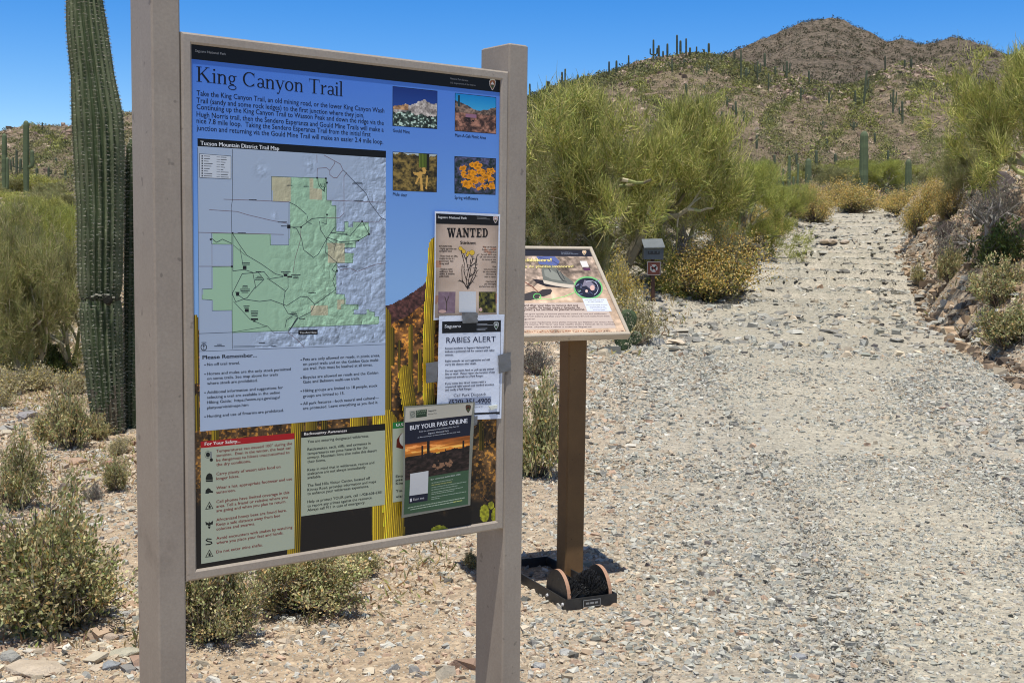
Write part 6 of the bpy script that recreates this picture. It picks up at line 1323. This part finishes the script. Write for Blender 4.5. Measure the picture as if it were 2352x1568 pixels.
e0_ = r_.uniform(-BW / 2 + .035, BW / 2 - .035, nb); sidev = np.sign(e0_); f0_ = .172 + r_.uniform(-.085, .085, nb); z0_ = .035 + 0 * f0_
root = bb + np.outer(cx + e0_ * .3 + sidev * .085 * (r_.random(nb) < .55), E2) + np.outer(f0_, FWd) + np.outer(np.full(nb, .03), ZU)
hv = r_.random(nb); tipp = bb + np.outer(cx + e0_ * .95, E2) + np.outer(.172 + (f0_ - .172) * 1.25, FWd) + np.outer(.045 + .105 * (.45 + .55 * np.abs(e0_) / (BW / 2)) * r_.uniform(.7, 1.08, nb) * np.sqrt(np.maximum(1 - ((f0_ - .172) / .11) ** 2, .05)), ZU)
Vb_, Qb_ = strokes(root - bb, tipp - bb, .0016, .0012, r_); o = link('bristles', mesh('bristles', Vb_, [Qb_], M['black'], None), br)
m = MB(); m.box(P_(cx, BL - .02 + TH / 2 + .002, .035), E2, ZU, FWd, .085, .036, .003); pl_ = m.build('name_plate', M['black'], br, bb); pl_['_b'] = tuple(bb)
ns = Sheet(P_(cx, BL - .02 + TH / 2 + .0035, .035), E2, -ZU, FWd); a = Art(ns, .0003); a.P = lambda p: np.array(p)
a.z = .0003
for q in ([(-.040, -.015), (.040, -.015), (.040, -.0125), (-.040, -.0125)], [(-.040, .0125), (.040, .0125), (.040, .015), (-.040, .015)], [(-.040, -.0125), (-.0375, -.0125), (-.0375, .0125), (-.040, .0125)], [(.0375, -.0125), (.040, -.0125), (.040, .0125), (.0375, .0125)], [(-.028, -.004), (-.012, -.004), (-.012, .004), (-.028, .004)], [(-.008, -.004), (.010, -.004), (.010, .004), (-.008, .004)], [(.014, -.004), (.028, -.004), (.028, .004), (.014, .004)]): a.poly(q, (150, 150, 148), raw=True)
a.m.build('plate_border', M['ink'], pl_, bb)
m = MB()
for q in (.12, .26): s0 = P_(cx - BW / 2 - TH / 2, q, .035); m.tube(s0, s0 - E2 * .006, .008, .006, 8)
m.build('bolts', M['bolt'], br, bb)
m = MB(); m.box(P_(cx + .03, BL * .55, -.012), E2, FWd, ZU, .16, BL * .8, .05); m.build('wood_block', M['brown'], br, bb)

# ================================================================== register box with the no-dogs sign
pd_ = place(1501, 692); sy = pd_[1]; px1 = sy / F
reg = thing('register_box_post', tuple(pd_), 'brown post with grey roofed register box above a no dogs sign', 'sign post')
def RX(x, y, dy=0.0): return pix(x, y, sy + dy)
m = MB(); c = RX(1500.5, 630); m.tube((pd_[0] + 0, sy + .03, pd_[2] - .2), (RX(1499, 575)[0], sy + .03, RX(1499, 575)[2]), .035, .035, 8); m.build('post', paint('post_brown', (.075, .032, .02), (.05, .022, .015)), reg, pd_)
plate = paint('sign_brown', (.22, .062, .028), (.18, .05, .024))
m = MB(); c = (RX(1485.5, 600) + RX(1517, 632)) / 2; m.box(c + np.array([0, -.02, 0]), (1, 0, 0), (0, 1, 0), ZU, 31.5 * px1, .012, 32 * px1, bev=.004); sgn = m.build('no_dogs_sign', plate, reg, pd_); sgn['_b'] = tuple(pd_)
sh = Sheet(c + np.array([0, -.0275, 0]), (1, 0, 0), -ZU, (0, -1, 0)); a = Art(sh, .001); a.P = lambda p: np.array(p) * px1
W3 = (205, 200, 190)
for q in ([(-15.2, -15.4), (15.2, -15.4), (15.2, -14.2), (-15.2, -14.2)], [(-15.2, 14.2), (15.2, 14.2), (15.2, 15.4), (-15.2, 15.4)], [(-15.2, -14.2), (-14, -14.2), (-14, 14.2), (-15.2, 14.2)], [(14, -14.2), (15.2, -14.2), (15.2, 14.2), (14, 14.2)]): a.poly(q, W3)
a.disc((0, 0), 10, 10.2, (150, 52, 34), 24); a.disc((0, 0), 8.9, 9.1, W3, 24, .0005)
a.poly([(-6, -1.5), (-4, -3), (2.5, -3), (3.5, -5.5), (5, -6), (7.5, -4.2), (7, -3), (5, -2.6), (4.5, 1), (4.6, 6), (3, 6), (2.4, 2), (-2.5, 2), (-3.2, 6), (-5, 6), (-4.8, 1), (-5.5, 0), (-7, 2.5), (-7.4, 2)], (24, 22, 22), .001)
a.poly([(-6.9, -5.6), (-5.6, -6.9), (6.9, 5.6), (5.6, 6.9)], (160, 44, 34), .0015)
a.m.build('pictogram', M['ink'], sgn, pd_)
m = MB(); c = RX(1500.5, 583); bw = 45 * px1
m.box(c + np.array([0, .06, 0]), (1, 0, 0), (0, 1, 0), ZU, bw, .24, 25 * px1); m.build('box', M['greybox'], reg, pd_)
m = MB(); pass
P8 = [RX(1478, 549, .22), RX(1520, 548, .22), RX(1524, 567, -.14), RX(1482, 568, -.14)]; P8 = [np.array([c[0] + (-1 if i in (0, 3) else 1) * bw * .53, sy + (.26 if i < 2 else -.16), p[2]]) for i, p in enumerate(P8)]
m.add(P8 + [p - ZU * .015 for p in P8], [(0, 3, 2, 1), (4, 5, 6, 7), (0, 1, 5, 4), (1, 2, 6, 5), (2, 3, 7, 6), (3, 0, 4, 7)])
m.build('roof', paint('roof_grey', (.17, .19, .205), (.13, .145, .16)), reg, pd_)
m = MB(); m.box(c + np.array([0, -.063, 2.5 * px1]), (1, 0, 0), (0, 1, 0), ZU, bw * .6, .006, 7 * px1); m.build('opening', M['black'], reg, pd_)
for k in range(5): m = MB(); m.box(c + np.array([(-.4 + .2 * k) * bw, -.066, 6 * px1]), (1, 0, 0), (0, 1, 0), ZU, .02, .006, 9 * px1); m.build('divider', M['greybox'], reg, pd_)
a = Art(Sheet(c + np.array([0, -.0605, 0]), (1, 0, 0), -ZU, (0, -1, 0)), .001); a.P = lambda p: np.array(p) * px1
for y_, w_ in ((4, 9), (6.5, 6)): a.poly([(-w_, y_), (w_, y_), (w_, y_ + 1), (-w_, y_ + 1)], (96, 104, 112))
a.m.build('box_lettering', M['ink'], reg, pd_)
p = place(1730, 522); m = MB(); q = pix(1729, 480, p[1]); m.tube((p[0], p[1], p[2] - .1), (p[0], p[1], q[2]), .03, .028, 7); m.box((p[0], p[1], q[2] - .05), (1, 0, 0), (0, 1, 0), ZU, .10, .05, .16)
V_ = np.concatenate(m.V) - p; ks = sorted(m.F)
o = link('marker_post', mesh('marker_post', V_, [np.array(m.F[k]) for k in ks], M['black'], None), loc=tuple(p)); tag(o, 'thin dark marker post standing left of the upper trail', 'post')
